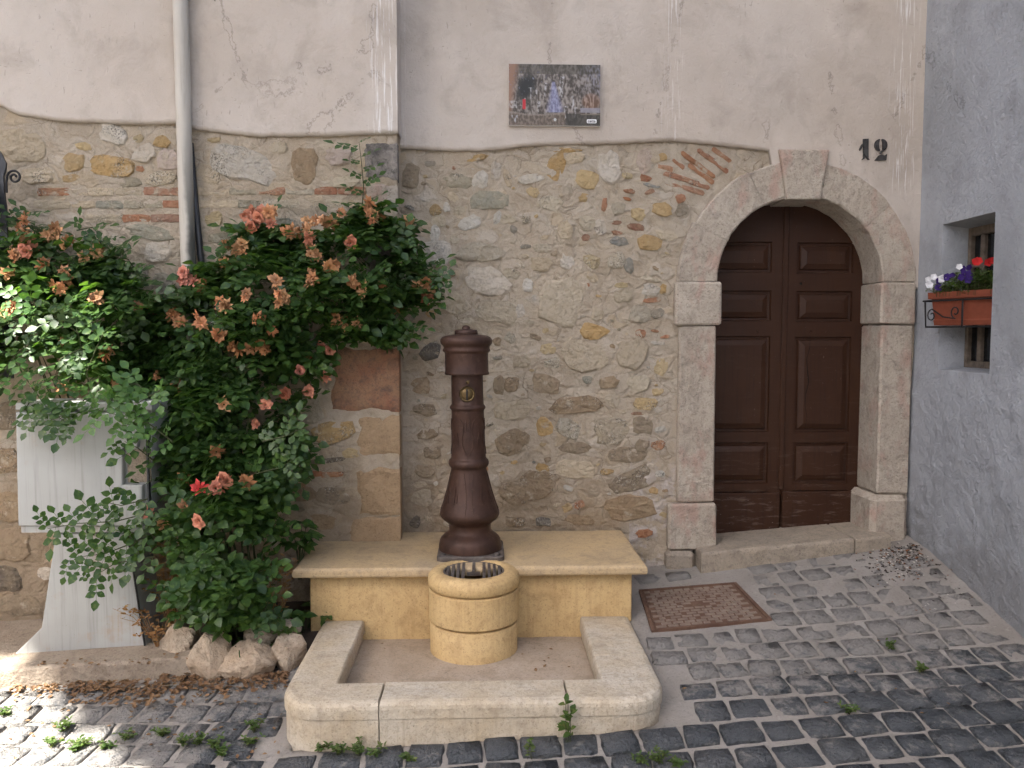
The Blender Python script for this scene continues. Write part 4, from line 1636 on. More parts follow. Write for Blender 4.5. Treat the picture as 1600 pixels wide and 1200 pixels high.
drum = thing('stone_drum', 'round yellow limestone drum with iron grate below the fountain column', 'drum', (FX, -0.93, -0.233))
DC = (FX, -0.925)
r_ = 0.257
b = B()
b.lathe([(r_ - 0.004, -0.30), (r_ - 0.002, -0.068), (r_ - 0.008, -0.0625), (r_ - 0.026, -0.0615), (r_ - 0.026, -0.050)], 56, DC, cap=False)
b.build('lower_course', 'yellow_stone', drum, True)
b = B()
b.lathe([(r_ - 0.026, -0.0515), (r_ - 0.004, -0.050), (r_ + 0.003, -0.044), (r_ + 0.003, 0.126), (r_ - 0.004, 0.1315), (r_ - 0.024, 0.1325), (r_ - 0.024, 0.139)], 56, DC, cap=False)
b.build('middle_course', 'yellow_stone', drum, True)
b = B()
b.lathe([(r_ - 0.024, 0.1375), (r_ - 0.002, 0.139), (r_ + 0.006, 0.148), (r_ + 0.009, 0.178), (r_ + 0.004, 0.203), (r_ - 0.012, 0.222), (r_ - 0.035, 0.2295), (0.188, 0.231), (0.178, 0.222), (0.176, 0.12), (0.0, 0.118)], 56, DC, cap=False)
b.build('rim', 'yellow_stone', drum, True)
b = B()
b.lathe([(0.174, 0.119), (0.174, 0.1195), (0.0, 0.12)], 40, DC, cap=False)
b.build('drain_hole', 'hole_black', drum)
for k in range(-5, 6):
    x = 0.030 * k
    if abs(k) <= 1 and k != 0:
        pass
    half = math.sqrt(0.177 ** 2 - x * x)
    y0 = DC[1] - half
    if k in (0,):
        y0 = DC[1] + 0.0
    if abs(k) == 1:
        continue
    bb = B()
    bb.box(FX + x - 0.009, FX + x + 0.009, y0, DC[1] + half, 0.206, 0.224, 0.002)
    bb.build('grate_bar', 'plate_iron', drum)
bb = B()
bb.lathe([(0.166, 0.200), (0.1765, 0.200), (0.1765, 0.2225), (0.166, 0.2225), (0.166, 0.200)], 40, DC, cap=False)
bb.box(FX - 0.039, FX + 0.039, DC[1] - 0.02, DC[1] + 0.0, 0.197, 0.215)
bb.build('grate_ring', 'plate_iron', drum)

basin = thing('fountain_basin', 'shallow pale limestone basin with rounded kerb around the fountain drum', 'basin', (FX, -1.4, -0.25))
ZR = -0.114
X0, X1, Yb, Yf = -0.965, 0.878, -0.783, -1.875
xi0, xi1, yi = -0.715, 0.580, -1.642
cr = 0.20


def corner(cx, cy, a0, r=cr, n=7):
    return [(cx + r * math.cos(R(a0 + 90 * k / n)), cy + r * math.sin(R(a0 + 90 * k / n))) for k in range(n + 1)]


JL, JR, SL, SR = -0.487, 0.392, -1.24, -1.36
cl = corner(X0 + cr, Yf + cr, 180)
crn = corner(X1 - cr, Yf + cr, 270)
g = 0.0025


def kerb_piece(pts, outer, seed, z0=-0.191, z1=ZR, bev=0.034, mat='basin_stone', name='kerb_stone', tilt=0.0):
    ds = [1.0 if o_ == 1 else (0.35 if o_ == 2 else 0.12) for o_ in outer]
    v, f = slab(pts, z0, z1, bev, ds, 0.0)
    r = random.Random(seed)
    v = [(p[0] + 0.003 * nz(*p, 7), p[1] + 0.003 * nz(p[1], p[2], p[0], 7), p[2] + (tilt + 0.003 * nz(p[2], p[0], p[1], 5) if p[2] > z0 + 0.01 else 0)) for p in v]
    return obj(name, v, f, mat, basin, False)


# left side, left corner, front, right corner, right side  (counter-clockwise outlines)
kerb_piece([(X0, SL), (xi0, SL + g), (xi0, Yb), (X0, Yb)], [0, 2, 0, 1], 1, tilt=-0.003)
kerb_piece([(X0, SL - g)] + cl + [(JL - g, Yf), (JL - g, yi), (xi0, yi), (xi0, SL - g)], [1] * 9 + [0, 2, 2, 0], 2)
kerb_piece([(JL + g, Yf), (JR - g, Yf), (JR - g, yi), (JL + g, yi)], [1, 0, 2, 0], 3, tilt=0.003)
kerb_piece([(JR + g, Yf)] + crn + [(X1, SR - g), (xi1, SR - g), (xi1, yi), (JR + g, yi)], [1] * 9 + [0, 2, 2, 0], 4)
kerb_piece([(xi1, SR + g), (X1, SR + g), (X1, Yb), (xi1, Yb)], [0, 1, 0, 2], 5, tilt=0.002)
e_ = 0.007
# lower course, a hair inside the kerb above
lo_l = [(X0 + e_, SL)] + [(p[0] + e_, p[1] + e_) for p in cl] + [(JL - g, Yf + e_), (JL - g, yi - 0.01), (xi0 - 0.01, yi - 0.01), (xi0 - 0.01, Yb), (X0 + e_, Yb)]
kerb_piece(lo_l, [1] * 10 + [0] * 5, 6, -0.55, -0.193, 0.008, name='base_stone')
kerb_piece([(JL + g, Yf + e_)] + [(p[0] - e_, p[1] + e_) for p in crn] + [(X1 - e_, Yb), (xi1 + 0.01, Yb), (xi1 + 0.01, yi - 0.01), (JL + g, yi - 0.01)], [1] * 10 + [0] * 4, 7, -0.55, -0.193, 0.008, name='base_stone')
vv, ff = [], []
NXF, NYF = 40, 28
for j in range(NYF + 1):
    for i in range(NXF + 1):
        x = xi0 - 0.008 + (xi1 - xi0 + 0.016) * i / NXF
        y = yi - 0.008 + (Yb - yi + 0.012) * j / NYF
        d = math.hypot(x - 0.36, (y + 1.5) * 1.3)
        vv.append((x, y, -0.236 + 0.004 * fbm(x, y, 0, 4) - 0.014 * math.exp(-(d / 0.09) ** 2)))
ff = [(j * (NXF + 1) + i, j * (NXF + 1) + i + 1, (j + 1) * (NXF + 1) + i + 1, (j + 1) * (NXF + 1) + i) for j in range(NYF) for i in range(NXF)]
obj('basin_floor', vv, ff, 'basin_floor_stone', basin, True)
b = B()
b.lathe([(0.05, -0.246), (0.05, -0.2405), (0.03, -0.2400)], 20, (0.36, -1.5))
b.build('drain', 'black_iron', basin)

# column
CX, CY = -0.083, -0.545
col = thing('cast_iron_fountain', 'tall rust-brown cast iron fountain column with domed cap and brass spout', 'fountain', (CX, CY, 0.222))


def sh(v):
    """the column leans a touch"""
    return [(p[0] - 0.016 * (p[2] - 0.25), p[1], p[2]) for p in v]


def lath(prof, name, mat, parent, n=48):
    b = B()
    b.lathe([(r_, z) for r_, z in prof], n, (CX, CY))
    return obj(name, sh(b.v), b.f, mat, parent, True)


K = 1 / 703.0
ZC = lambda row: 1.640 - (row - 55) * K
pts = []
for (sx_, sy_) in ((1, 1), (-1, 1), (-1, -1), (1, -1)):
    a0 = {(1, 1): 0, (-1, 1): 90, (-1, -1): 180, (1, -1): 270}[(sx_, sy_)]
    for k in range(5):
        pts.append((CX + 0.004 + sx_ * 0.165 + 0.04 * math.cos(R(a0 + 22.5 * k)), CY + sy_ * 0.165 + 0.04 * math.sin(R(a0 + 22.5 * k))))
obj('base_plate', *slab(pts, 0.2225, 0.252, 0.008), 'plate_iron', col)
for (sx_, sy_) in ((1, -1), (-1, -1), (1, 1), (-1, 1)):
    b = B()
    b.lathe([(0.017, 0.251), (0.017, 0.262), (0.010, 0.266)], 6, (CX + sx_ * 0.163, CY + sy_ * 0.163))
    b.build('bolt', 'plate_iron', col)
SHAFT = [(0.196, 0.2515), (0.197, 0.275), (0.190, 0.305), (0.183, 0.322), (0.166, 0.338), (0.147, 0.352), (0.134, 0.364), (0.130, 0.374), (0.130, 0.408), (0.136, 0.415), (0.146, 0.424), (0.166, 0.440), (0.180, 0.456), (0.186, 0.472), (0.184, 0.490), (0.174, 0.515), (0.158, 0.555), (0.145, 0.600), (0.133, 0.650), (0.122, 0.700), (0.114, 0.735), (0.110, 0.757),
         (0.113, 0.766), (0.121, 0.774), (0.126, 0.786), (0.126, 0.800), (0.121, 0.812), (0.112, 0.820), (0.108, 0.828), (0.1055, 0.90), (0.103, 1.0), (0.1005, 1.118), (0.104, 1.126), (0.110, 1.132), (0.112, 1.140), (0.109, 1.148), (0.103, 1.154), (0.0995, 1.16), (0.0985, 1.25), (0.0985, 1.348)]
lath(SHAFT, 'shaft', 'cast_iron', col)
cap = lath([(0.100, 1.340), (0.134, 1.342), (0.138, 1.348), (0.137, 1.356), (0.1335, 1.362), (0.1335, 1.472), (0.137, 1.480), (0.146, 1.486), (0.148, 1.494), (0.143, 1.502), (0.141, 1.512), (0.148, 1.522), (0.157, 1.532), (0.161, 1.546), (0.159, 1.560), (0.150, 1.572), (0.132, 1.582), (0.10, 1.588), (0.075, 1.590)], 'cap', 'cast_iron', col)
lath([(0.070, 1.588), (0.072, 1.594), (0.071, 1.612), (0.066, 1.618), (0.040, 1.621), (0.026, 1.624), (0.024, 1.634), (0.018, 1.642), (0.008, 1.646)], 'cap_knob', 'cast_iron', cap)


def rad_at(z):
    return float(np.interp(z, [p[1] for p in SHAFT], [p[0] for p in SHAFT]))


def on_shaft(x, z, lift=0.0):
    """point on the front of the shaft at sideways offset x"""
    r = rad_at(z) + lift
    a = x / r
    return (CX + r * math.sin(a) - 0.016 * (z - 0.25), CY - r * math.cos(a), z)


for rot in (0, 90, 180, 270):
    b = B()
    sets = []
    for s_ in (-1, 1):
        # tulip relief on the upper shaft
        sets.append([(s_ * q, z) for q, z in ((0.004, 0.85), (0.02, 0.875), (0.034, 0.91), (0.038, 0.95), (0.030, 0.985), (0.026, 1.02), (0.034, 1.055), (0.050, 1.075))])
        sets.append([(s_ * q, z) for q, z in ((0.012, 1.07), (0.010, 1.04), (0.012, 1.0))])
        sets.append([(s_ * q, z) for q, z in ((0.060, 0.92), (0.067, 0.95), (0.070, 0.985), (0.064, 0.95))])
        # ribs and leaf of the flared foot
        sets.append([(s_ * q, z) for q, z in ((0.028, 0.735), (0.024, 0.70), (0.019, 0.62), (0.020, 0.54), (0.026, 0.50))])
        sets.append([(s_ * q, z) for q, z in ((0.10, 0.55), (0.092, 0.60), (0.085, 0.66), (0.075, 0.60), (0.08, 0.56))])
    for st in sets:
        pts = [on_shaft(x, z, 0.001) for x, z in st]
        b.tube(pts, 0.0034, 5)
    ca, sa = math.cos(R(rot)), math.sin(R(rot))
    vv = []
    for p in b.v:
        ax = CX - 0.016 * (p[2] - 0.25)
        dx, dy = p[0] - ax, p[1] - CY
        vv.append((ax + dx * ca - dy * sa, CY + dx * sa + dy * ca, p[2]))
    obj('relief', vv, b.f, 'cast_iron', col, True)
SZ = 1.228
yf_ = CY - 0.0985
sx0 = CX - 0.016 * (SZ - 0.25)
sp = B()
sp.lathe([(0.049, 0), (0.049, 0.010), (0.044, 0.016), (0.036, 0.013), (0.034, 0.016), (0.012, 0.020)], 28)
spo = obj('spout_plate', sp.v, sp.f, 'brass', col, True)
place(spo, Matrix.Translation((sx0, yf_ + 0.006, SZ)) @ Matrix.Rotation(math.pi / 2, 4, 'X'))
b = B()
b.box(sx0 - 0.005, sx0 + 0.005, yf_ - 0.035, yf_ - 0.008, SZ - 0.035, SZ + 0.03, 0.002)
b.build('spout', 'black_iron', col)
b = B()
b.tube([(sx0 + 0.006, yf_, SZ + 0.075), (sx0 + 0.006, yf_ - 0.03, SZ + 0.072)], 0.006, 8)
b.lathe([(0.003, SZ + 0.063), (0.010, SZ + 0.068), (0.011, SZ + 0.075), (0.008, SZ + 0.083), (0.002, SZ + 0.086)], 12, (sx0 + 0.006, yf_ - 0.034))
b.build('push_button', 'brass', col, True)

# ---------------------------------------------------------------- manhole cover
ml = thing('manhole_cover', 'square rusty cast iron cover set in the cobbles beside the bench', 'manhole cover', (1.3, -0.8, gz(1.3, -0.8)))
mc = [tuple(gat(*q).xy) for q in ((1018, 988), (1206, 970), (1150, 913), (998, 924))]
mz = [-0.098, -0.045, -0.018, -0.058]


def bil(u, w_):
    a = [(1 - u) * (1 - w_), u * (1 - w_), u * w_, (1 - u) * w_]
    return (sum(k * p[0] for k, p in zip(a, mc)), sum(k * p[1] for k, p in zip(a, mc)), sum(k * gz(*p) for k, p in zip(a, mc)) + 0.006)


def lidbox(b, u0, u1, w0, w1, h0, h1):
    q = [bil(u0, w0), bil(u1, w0), bil(u1, w1), bil(u0, w1)]
    v = [(p[0], p[1], p[2] + h0) for p in q] + [(p[0], p[1], p[2] + h1) for p in q]
    b.add(v, [(3, 2, 1, 0), (4, 5, 6, 7), (0, 1, 5, 4), (1, 2, 6, 5), (2, 3, 7, 6), (3, 0, 4, 7)])


b = B()
for q in ((0, 1, 0, 0.03), (0, 1, 0.97, 1), (0, 0.03, 0.03, 0.97), (0.97, 1, 0.03, 0.97)):
    lidbox(b, *q, -0.06, 0.006)
b.build('frame', 'rusty_lid_edge', ml)
b = B()
lidbox(b, 0.035, 0.965, 0.035, 0.965, -0.04, 0.0)
lid = b.build('lid', 'rusty_lid_edge', ml)
b = B()
rr = random.Random(5)
for j in range(15):
    for i in range(9):
        off = 0.05 if j % 2 else 0
        u0 = 0.05 + i * 0.1 + off
        w0 = 0.05 + j * 0.0605
        if 0.42 < u0 + 0.03 < 0.58 and 0.42 < w0 < 0.56:
            continue
        if u0 > 0.90:
            continue
        wd = 0.062 if rr.random() < 0.8 else 0.03
        lidbox(b, u0, u0 + wd + 0.022, w0, w0 + 0.044, -0.001, 0.0035 + rr.uniform(0, 0.001))
st_ = b.build('raised_studs', 'rusty_lid', lid)
st_['kind'] = 'stuff'
b = B()
lidbox(b, 0.45, 0.56, 0.47, 0.53, -0.001, 0.0006)
b.build('lifting_slot', 'hole_black', lid)

# ---------------------------------------------------------------- kerb and meter cabinet
kerb = obj('kerb', *slab([(-6.0, -1.045), (-1.62, -1.085), (-1.60, -0.8), (-1.60, LY), (-6.0, LY)], -0.7, -0.235, 0.022, [1, 0.6, 0, 0, 0], zf=lambda x, y: 0.055 * (min(max(x, -6), -1.6) + 2.2) + 0.008 * fbm(x, y, 0, 5)), 'kerb_concrete', None)
tag(kerb, 'worn concrete kerb slab under the grey meter cabinet', 'kerb')

cab = thing('meter_cabinet', 'pale grey utility meter cabinet on a flared plinth beside the roses', 'cabinet', (-2.3, -0.85, -0.24))
CYF = -0.885


def cx_(px, py, y=CYF):
    p = at(px, py, y)
    return p.x, p.z


def prism(name, pix_pts, y0, y1, mat, parent, bev=0.008):
    pts = [cx_(*p) for p in pix_pts]
    if sum((pts[i][0] * pts[(i + 1) % len(pts)][1] - pts[(i + 1) % len(pts)][0] * pts[i][1]) for i in range(len(pts))) < 0:
        pts = pts[::-1]
    v, f = slab(pts, 0, y1 - y0, bev)
    return obj(name, [(p[0], y1 - p[2], p[1]) for p in v], [q[::-1] for q in f], mat, parent)


prism('plinth', [(16, 1027), (60, 984), (82, 836), (197, 836), (226, 1019)], CYF + 0.03, -0.58, 'cabinet', cab)
prism('housing', [(25, 640), (232, 640), (232, 829), (28, 829)], CYF + 0.045, -0.56, 'cabinet', cab, 0.006)
prism('lid', [(22, 630), (236, 630), (236, 641), (22, 641)], CYF + 0.01, -0.55, 'cabinet', cab, 0.006)
prism('bottom_trim', [(29, 823), (232, 823), (232, 833), (30, 834)], CYF + 0.02, -0.56, 'cabinet', cab, 0.004)
dr = prism('cabinet_door', [(24, 644), (216, 646), (214, 700), (191, 700), (191, 758), (222, 758), (222, 822), (28, 822)], CYF, CYF + 0.04, 'cabinet', cab, 0.008)
b = B()
(xa, za), (xb, zb_) = cx_(194, 704), cx_(232, 755)
b.box(xa, xb, CYF + 0.036, CYF + 0.05, zb_, za)
b.build('lock_recess', 'kerb_concrete', cab)
b = B()
(xa, za), (xb, zb_) = cx_(227, 646), cx_(231, 820)
b.box(xa, xb, CYF + 0.012, CYF + 0.046, zb_, za, 0.003)
b.build('hinge_rail', 'grey_iron', cab)
b = B()
p0, p1 = at(200, 838, CYF + 0.02), at(228, 1020, CYF + 0.02)
b.tube([p0, p1], 0.006, 6)
b.build('edge_seal', 'black_iron', cab)

# ---------------------------------------------------------------- bed rocks
def rock(px, py, z, w_, h_, d_, label, seed, rz=0.0):
    r = random.Random(seed)
    c = atz(px, py, z)
    v, f = [], []
    nu, nv = 26, 16
    cuts = []
    for k in range(13):
        n_ = Vector((r.gauss(0, 1), r.gauss(0, 1), r.gauss(0, 0.8))).normalized()
        cuts.append((n_, r.uniform(0.5, 0.85)))
    def shape(d):
        t = 1.0
        for n_, k in cuts:
            q = d.dot(n_)
            if q > 1e-3:
                t = min(t, k / q)
        t *= 1 + 0.10 * fbm(d.x + seed, d.y, d.z, 2.5, 4)
        return d * t
    for j in range(1, nv):
        th = math.pi * j / nv
        for i in range(nu):
            ph = 2 * math.pi * i / nu
            v.append(shape(Vector((math.sin(th) * math.cos(ph), math.sin(th) * math.sin(ph), math.cos(th)))))
    v.append(shape(Vector((0, 0, 1))))
    v.append(shape(Vector((0, 0, -1))))
    for j in range(nv - 2):
        for i in range(nu):
            i2 = (i + 1) % nu
            f.append((j * nu + i, (j + 1) * nu + i, (j + 1) * nu + i2, j * nu + i2))
    T_, Bt = len(v) - 2, len(v) - 1
    for i in range(nu):
        i2 = (i + 1) % nu
        f.append((T_, i, i2))
        f.append((Bt, (nv - 2) * nu + i2, (nv - 2) * nu + i))
    ca, sa = math.cos(rz), math.sin(rz)
    v = [(c.x + (p.x * ca - p.y * sa) * w_, c.y + (p.x * sa + p.y * ca) * d_, c.z + p.z * h_) for p in v]
    o = obj('rock', v, f, 'boulder', None, False)
    tag(o, label, 'rock', 'rocks edging the rose bed')


rock(280, 1008, -0.205, 0.15, 0.135, 0.13, 'rounded rock at the end of the kerb under the dry twigs', 11)
rock(328, 1032, -0.225, 0.17, 0.19, 0.15, 'tall wedge-shaped rock second from the kerb in the bed edging', 23, 0.4)
rock(382, 1040, -0.25, 0.19, 0.135, 0.15, 'broad pale rock in the bed edging in front of the roses', 34)
rock(452, 1027, -0.225, 0.125, 0.145, 0.12, 'rock wedged against the left side of the fountain basin', 45)
rock(408, 992, -0.15, 0.14, 0.115, 0.12, 'small rock lying behind the broad pale one in the bed', 56)
rock(452, 985, -0.115, 0.075, 0.08, 0.08, 'small whitish rock under leaves by the basin rim', 67)

# bed soil behind the rocks
v, f = [], []
for j in range(14):
    for i in range(24):
        x = -1.72 + 0.80 * i / 23
        y = -1.13 + 0.92 * j / 13
        v.append((x, y, -0.315 + 0.13 * sstep(-1.12, -0.85, y) + 0.02 * fbm(x, y, 0, 6) + 0.02 * (x + 1.3)))
f = [(j * 24 + i, j * 24 + i + 1, (j + 1) * 24 + i + 1, (j + 1) * 24 + i) for j in range(13) for i in range(23)]
bed = obj('planting_bed', v, f, 'soil', None, True)
bed['kind'] = 'structure'


# ---------------------------------------------------------------- foliage
def leaflet(L, W, fold, curl, base, ang):
    """one leaflet, 7 points 6 triangles, in the local leaf plane (y along the leaf)"""
    pts = [(0, 0, 0), (-W, 0.38 * L, fold), (W, 0.38 * L, fold), (0, 0.45 * L, 0), (-W * 0.72, 0.72 * L, fold * 0.6 - curl * 0.4), (W * 0.72, 0.72 * L, fold * 0.6 - curl * 0.4), (0, L, -curl)]
    c, s_ = math.cos(ang), math.sin(ang)
    v = [(base[0] + x * c + y * s_, base[1] - x * s_ + y * c, base[2] + z) for x, y, z in pts]
    return v, [(0, 3, 1), (0, 2, 3), (1, 3, 4), (3, 2, 5), (3, 6, 4), (3, 5, 6)]


def compound(seed, n_pairs=2, L=0.060, W=0.0215):
    r = random.Random(seed)
    b = B()
    tl = 0.052 * n_pairs * 0.62 + 0.02
    for k in range(n_pairs):
        y = 0.02 + 0.042 * k
        for s_ in (-1, 1):
            b.add(*leaflet(L * r.uniform(0.8, 1.05), W * r.uniform(0.85, 1.1), r.uniform(0.002, 0.008), r.uniform(0, 0.012), (0, y + r.uniform(-.003, .003), -0.004 * k), s_ * r.uniform(0.95, 1.35)))
    b.add(*leaflet(L * 1.12, W * 1.12, 0.005, r.uniform(0, 0.014), (0, 0.02 + 0.042 * n_pairs, -0.01), r.uniform(-.2, .2)))
    b.add([(-0.001, 0, 0), (0.001, 0, 0), (0.001, 0.03 + 0.042 * n_pairs, -0.006), (-0.001, 0.03 + 0.042 * n_pairs, -0.006)], [(0, 1, 2, 3)])
    return b.v, b.f


LEAFV = [compound(k, 2 if k < 4 else 3) for k in range(6)]


def leaf_meshes(mat):
    out = []
    for v, f in LEAFV:
        me = mesh('leaf', v, f, True)
        me.materials.append(MAT[mat])
        out.append(me)
    return out


ROSE_LM = leaf_meshes('rose_leaf')
BACKLIT_LM = leaf_meshes('bright_leaf')


def frame_m(p, axis_, nrm, sc=1.0):
    y = Vector(axis_).normalized()
    z = Vector(nrm)
    z = (z - y * z.dot(y))
    if z.length < 1e-4:
        z = y.orthogonal()
    z.normalize()
    x = y.cross(z)
    M = Matrix(((x.x, y.x, z.x, p[0]), (x.y, y.y, z.y, p[1]), (x.z, y.z, z.z, p[2]), (0, 0, 0, 1)))
    return M @ Matrix.Diagonal((sc, sc, sc, 1))


def blossom_mesh(seed, tatty):
    r = random.Random(seed)
    b = B()
    n = 15
    for k in range(n):
        t = k / n
        a = k * 2.399
        tilt = 0.25 + 1.15 * t
        L = 0.016 + 0.010 * t
        W = (0.008 + 0.007 * t) * r.uniform(0.7, 1.1)
        if tatty:
            L *= r.uniform(0.7, 1.25)
            W *= r.uniform(0.35, 0.9)
            tilt += r.uniform(-0.3, 0.5)
        d = Vector((math.cos(a) * math.sin(tilt), math.sin(a) * math.sin(tilt), math.cos(tilt)))
        s_ = Vector((-math.sin(a), math.cos(a), 0))
        o0 = Vector((math.cos(a), math.sin(a), 0)) * 0.003
        cu = Vector((math.cos(a), math.sin(a), -0.4)) * 0.005 * r.uniform(0, 1.4)
        b.add([o0 - s_ * W * 0.4, o0 + s_ * W * 0.4, o0 + d * L * 0.7 + s_ * W, o0 + d * L + cu, o0 + d * L * 0.7 - s_ * W], [(0, 1, 2, 4), (4, 2, 3)])
    return b.v, b.f


BLM = []
for k in range(6):
    me = mesh('blossom', *blossom_mesh(k, k >= 2), False)
    me.materials.append(MAT['petal'])
    BLM.append(me)

try:
    from mathutils.geometry import intersect_point_line
except Exception:
    pass


def inpoly(x, y, P):
    c = False
    n = len(P)
    for i in range(n):
        (xa, ya), (xb, yb) = P[i], P[i - 1]
        if (ya > y) != (yb > y) and x < (xb - xa) * (y - ya) / (yb - ya) + xa:
            c = not c
    return c


def edist(x, y, P):
    d = 1e9
    for i in range(len(P)):
        ax, ay = P[i - 1]
        bx, by = P[i]
        dx, dy = bx - ax, by - ay
        t = max(0, min(1, ((x - ax) * dx + (y - ay) * dy) / (dx * dx + dy * dy + 1e-9)))
        d = min(d, math.hypot(x - ax - t * dx, y - ay - t * dy))
    return d


def rose(label, P, count, base, yback, tmax, flowers, shoots, seed, canes, carve=None):
    """a climbing rose: arching canes, leafy volume, blossoms.  P outlines its spread over the wall."""
    r = random.Random(seed)
    root = thing('climbing_rose', label, 'rose bush', base)
    xs, ys_ = [p[0] for p in P], [p[1] for p in P]
    leaves = []

    def thick(px, py):
        d = edist(px, py, P)
        return 0.12 + tmax * min(1, d / 95.0) * (0.75 + 0.5 * nz(px * 0.012, py * 0.012, seed, 1))

    tries = 0
    while len(leaves) < count and tries < count * 30:
        tries += 1
        px, py = r.uniform(min(xs), max(xs)), r.uniform(min(ys_), max(ys_))
        if not inpoly(px, py, P):
            continue
        yb = yback(px, py)
        th = thick(px, py)
        t = r.random() ** 0.6
        Y = yb - th * t
        p = at(px, py, Y)
        if fbm(p.x, p.y, p.z, 4.6, 2) < -0.06 + (0.12 if t < 0.8 else 0) + 0.10 * sstep(700, 850, py):
            continue
        if carve and carve(px, py, r):
            continue
        a = r.uniform(0, 6.283)
        out = Vector((math.cos(a), -0.75 + 0.8 * math.sin(a), r.uniform(-0.75, 0.35)))
        nrm = Vector((r.gauss(0, 0.42), -0.45 + r.gauss(0, 0.40), 0.8))
        leaves.append((p, out, nrm, r.uniform(0.75, 1.25), 0))
    # shoots: leafy runs along polylines (pixel, depth)
    stem_b = B()
    for (pl_, backlit) in shoots:
        q = [at(*c) for c in pl_]
        stem_b.tube(q, [0.0045 - 0.003 * i / max(1, len(q) - 1) for i in range(len(q))], 5)
        L = sum((q[i + 1] - q[i]).length for i in range(len(q) - 1))
        n = max(3, int(L / 0.046))
        sd = 1
        for k in range(n + 1):
            s_ = k / n * (len(q) - 1)
            i = min(int(s_), len(q) - 2)
            p = q[i].lerp(q[i + 1], s_ - i)
            d = (q[i + 1] - q[i]).normalized()
            sd = -sd
            lat = d.cross(Vector((0, -1, 0.3))).normalized() * sd
            leaves.append((p, lat + d * 0.5 + Vector((r.uniform(-.2, .2), r.uniform(-.5, .1), r.uniform(-.2, .1))), Vector((r.gauss(0, .3), -0.5, 0.8)), r.uniform(0.7, 1.1) * (1.0 if k < n else 0.7), backlit))
    # canes
    for k in range(canes):
        for _ in range(50):
            px, py = r.uniform(min(xs), max(xs)), r.uniform(min(ys_), max(ys_))
            if inpoly(px, py, P) and px < 450:
                break
        e = at(px, py, yback(px, py) - 0.5 * thick(px, py))
        s0 = Vector(base) + Vector((r.uniform(-.10, .10), r.uniform(-.08, .08), 0))
        m1 = s0.lerp(e, 0.35) + Vector((r.uniform(-.06, .06), r.uniform(-.1, .02), 0.12))
        m2 = s0.lerp(e, 0.7) + Vector((r.uniform(-.06, .06), r.uniform(-.1, .02), 0.10))
        stem_b.tube([s0, m1, m2, e], [0.009, 0.007, 0.005, 0.0025], 6)
    stem_b.build('stems', 'stem', root, True)
    # the leaves that show largest become objects, the rest one mass
    leaves.sort(key=lambda l: (l[0] - CAM).length - (0.25 if l[4] else 0))
    IM = MW[root.name].inverted()
    rest = B()
    for i, (p, ax, nr, sc, backlit) in enumerate(leaves):
        M = frame_m(p, ax, nr, sc)
        k = r.randrange(6)
        if i < 300:
            o = bpy.data.objects.new('leaf', (BACKLIT_LM if backlit == 1 else ROSE_LM)[k])
            COL.objects.link(o)
            o.parent = root
            o.matrix_basis = IM @ M
        else:
            v, f = LEAFV[k]
            rest.add([M @ Vector(q) for q in v], f)
    ro = rest.build('foliage', 'rose_leaf', root, True)
    ro['kind'] = 'stuff'
    # blossoms
    tones = [(0.62, 0.27, 0.13), (0.50, 0.235, 0.11), (0.42, 0.20, 0.085), (0.66, 0.36, 0.19), (0.34, 0.17, 0.08), (0.55, 0.30, 0.14)]
    pink = [(0.66, 0.27, 0.17), (0.62, 0.24, 0.17), (0.55, 0.20, 0.12)]
    for (fx, fy, n, kind) in flowers:
        for k in range(n):
            spd = 0 if n == 1 else 3.0 + 1.7 * n
            px, py = fx + r.gauss(0, spd * 0.55), fy + r.gauss(0, spd * 0.5)
            inside = inpoly(px, py, P)
            Y = yback(px, py) - (thick(px, py) if inside else 0.16) - r.uniform(0.02, 0.07)
            p = at(px, py, Y)
            o = bpy.data.objects.new('blossom', BLM[r.choice((0, 1, 2)) if kind != 'f' else r.choice((2, 3, 4, 5))])
            COL.objects.link(o)
            o.parent = root
            c = (0.72, 0.075, 0.07) if kind == 'r' else r.choice(pink if kind == 'p' else tones)
            kk = r.uniform(0.75, 1.15)
            o.color = (c[0] * kk, c[1] * kk, c[2] * kk, 1)
            o.matrix_basis = IM @ frame_m(p, Vector((r.gauss(0, 0.5), r.gauss(0, .4), 1)), Vector((r.gauss(0, 0.5), -1, r.gauss(0.35, 0.4))), r.uniform(1.15, 1.75))
    return root


PR = [(300, 425), (345, 395), (378, 350), (420, 338), (455, 345), (520, 350), (548, 325), (572, 318), (600, 340), (632, 342), (640, 375), (668, 418), (690, 440), (672, 470), (640, 482), (628, 520), (590, 532),
      (545, 525), (520, 545), (500, 590), (480, 620), (468, 680), (470, 720), (455, 770), (440, 800), (445, 850), (430, 900), (440, 940), (420, 1000), (350, 1010), (290, 985), (255, 930), (235, 860), (222, 800), (215, 735), (235, 690), (232, 640), (205, 610), (200, 560), (230, 520), (245, 480), (280, 450)]
PL_ = [(-140, 400), (-60, 365), (20, 345), (60, 355), (120, 362), (165, 378), (185, 405), (228, 425), (262, 455), (255, 520), (228, 560), (222, 620), (200, 660), (165, 625), (115, 590), (75, 545), (20, 560), (-20, 600), (-140, 610)]


def yb_r(px, py):
    b = -0.29 if px < 600 else -0.20
    return b - 0.55 * sstep(600, 930, py)


def yb_l(px, py):
    return -0.32 - 0.10 * sstep(400, 620, py)


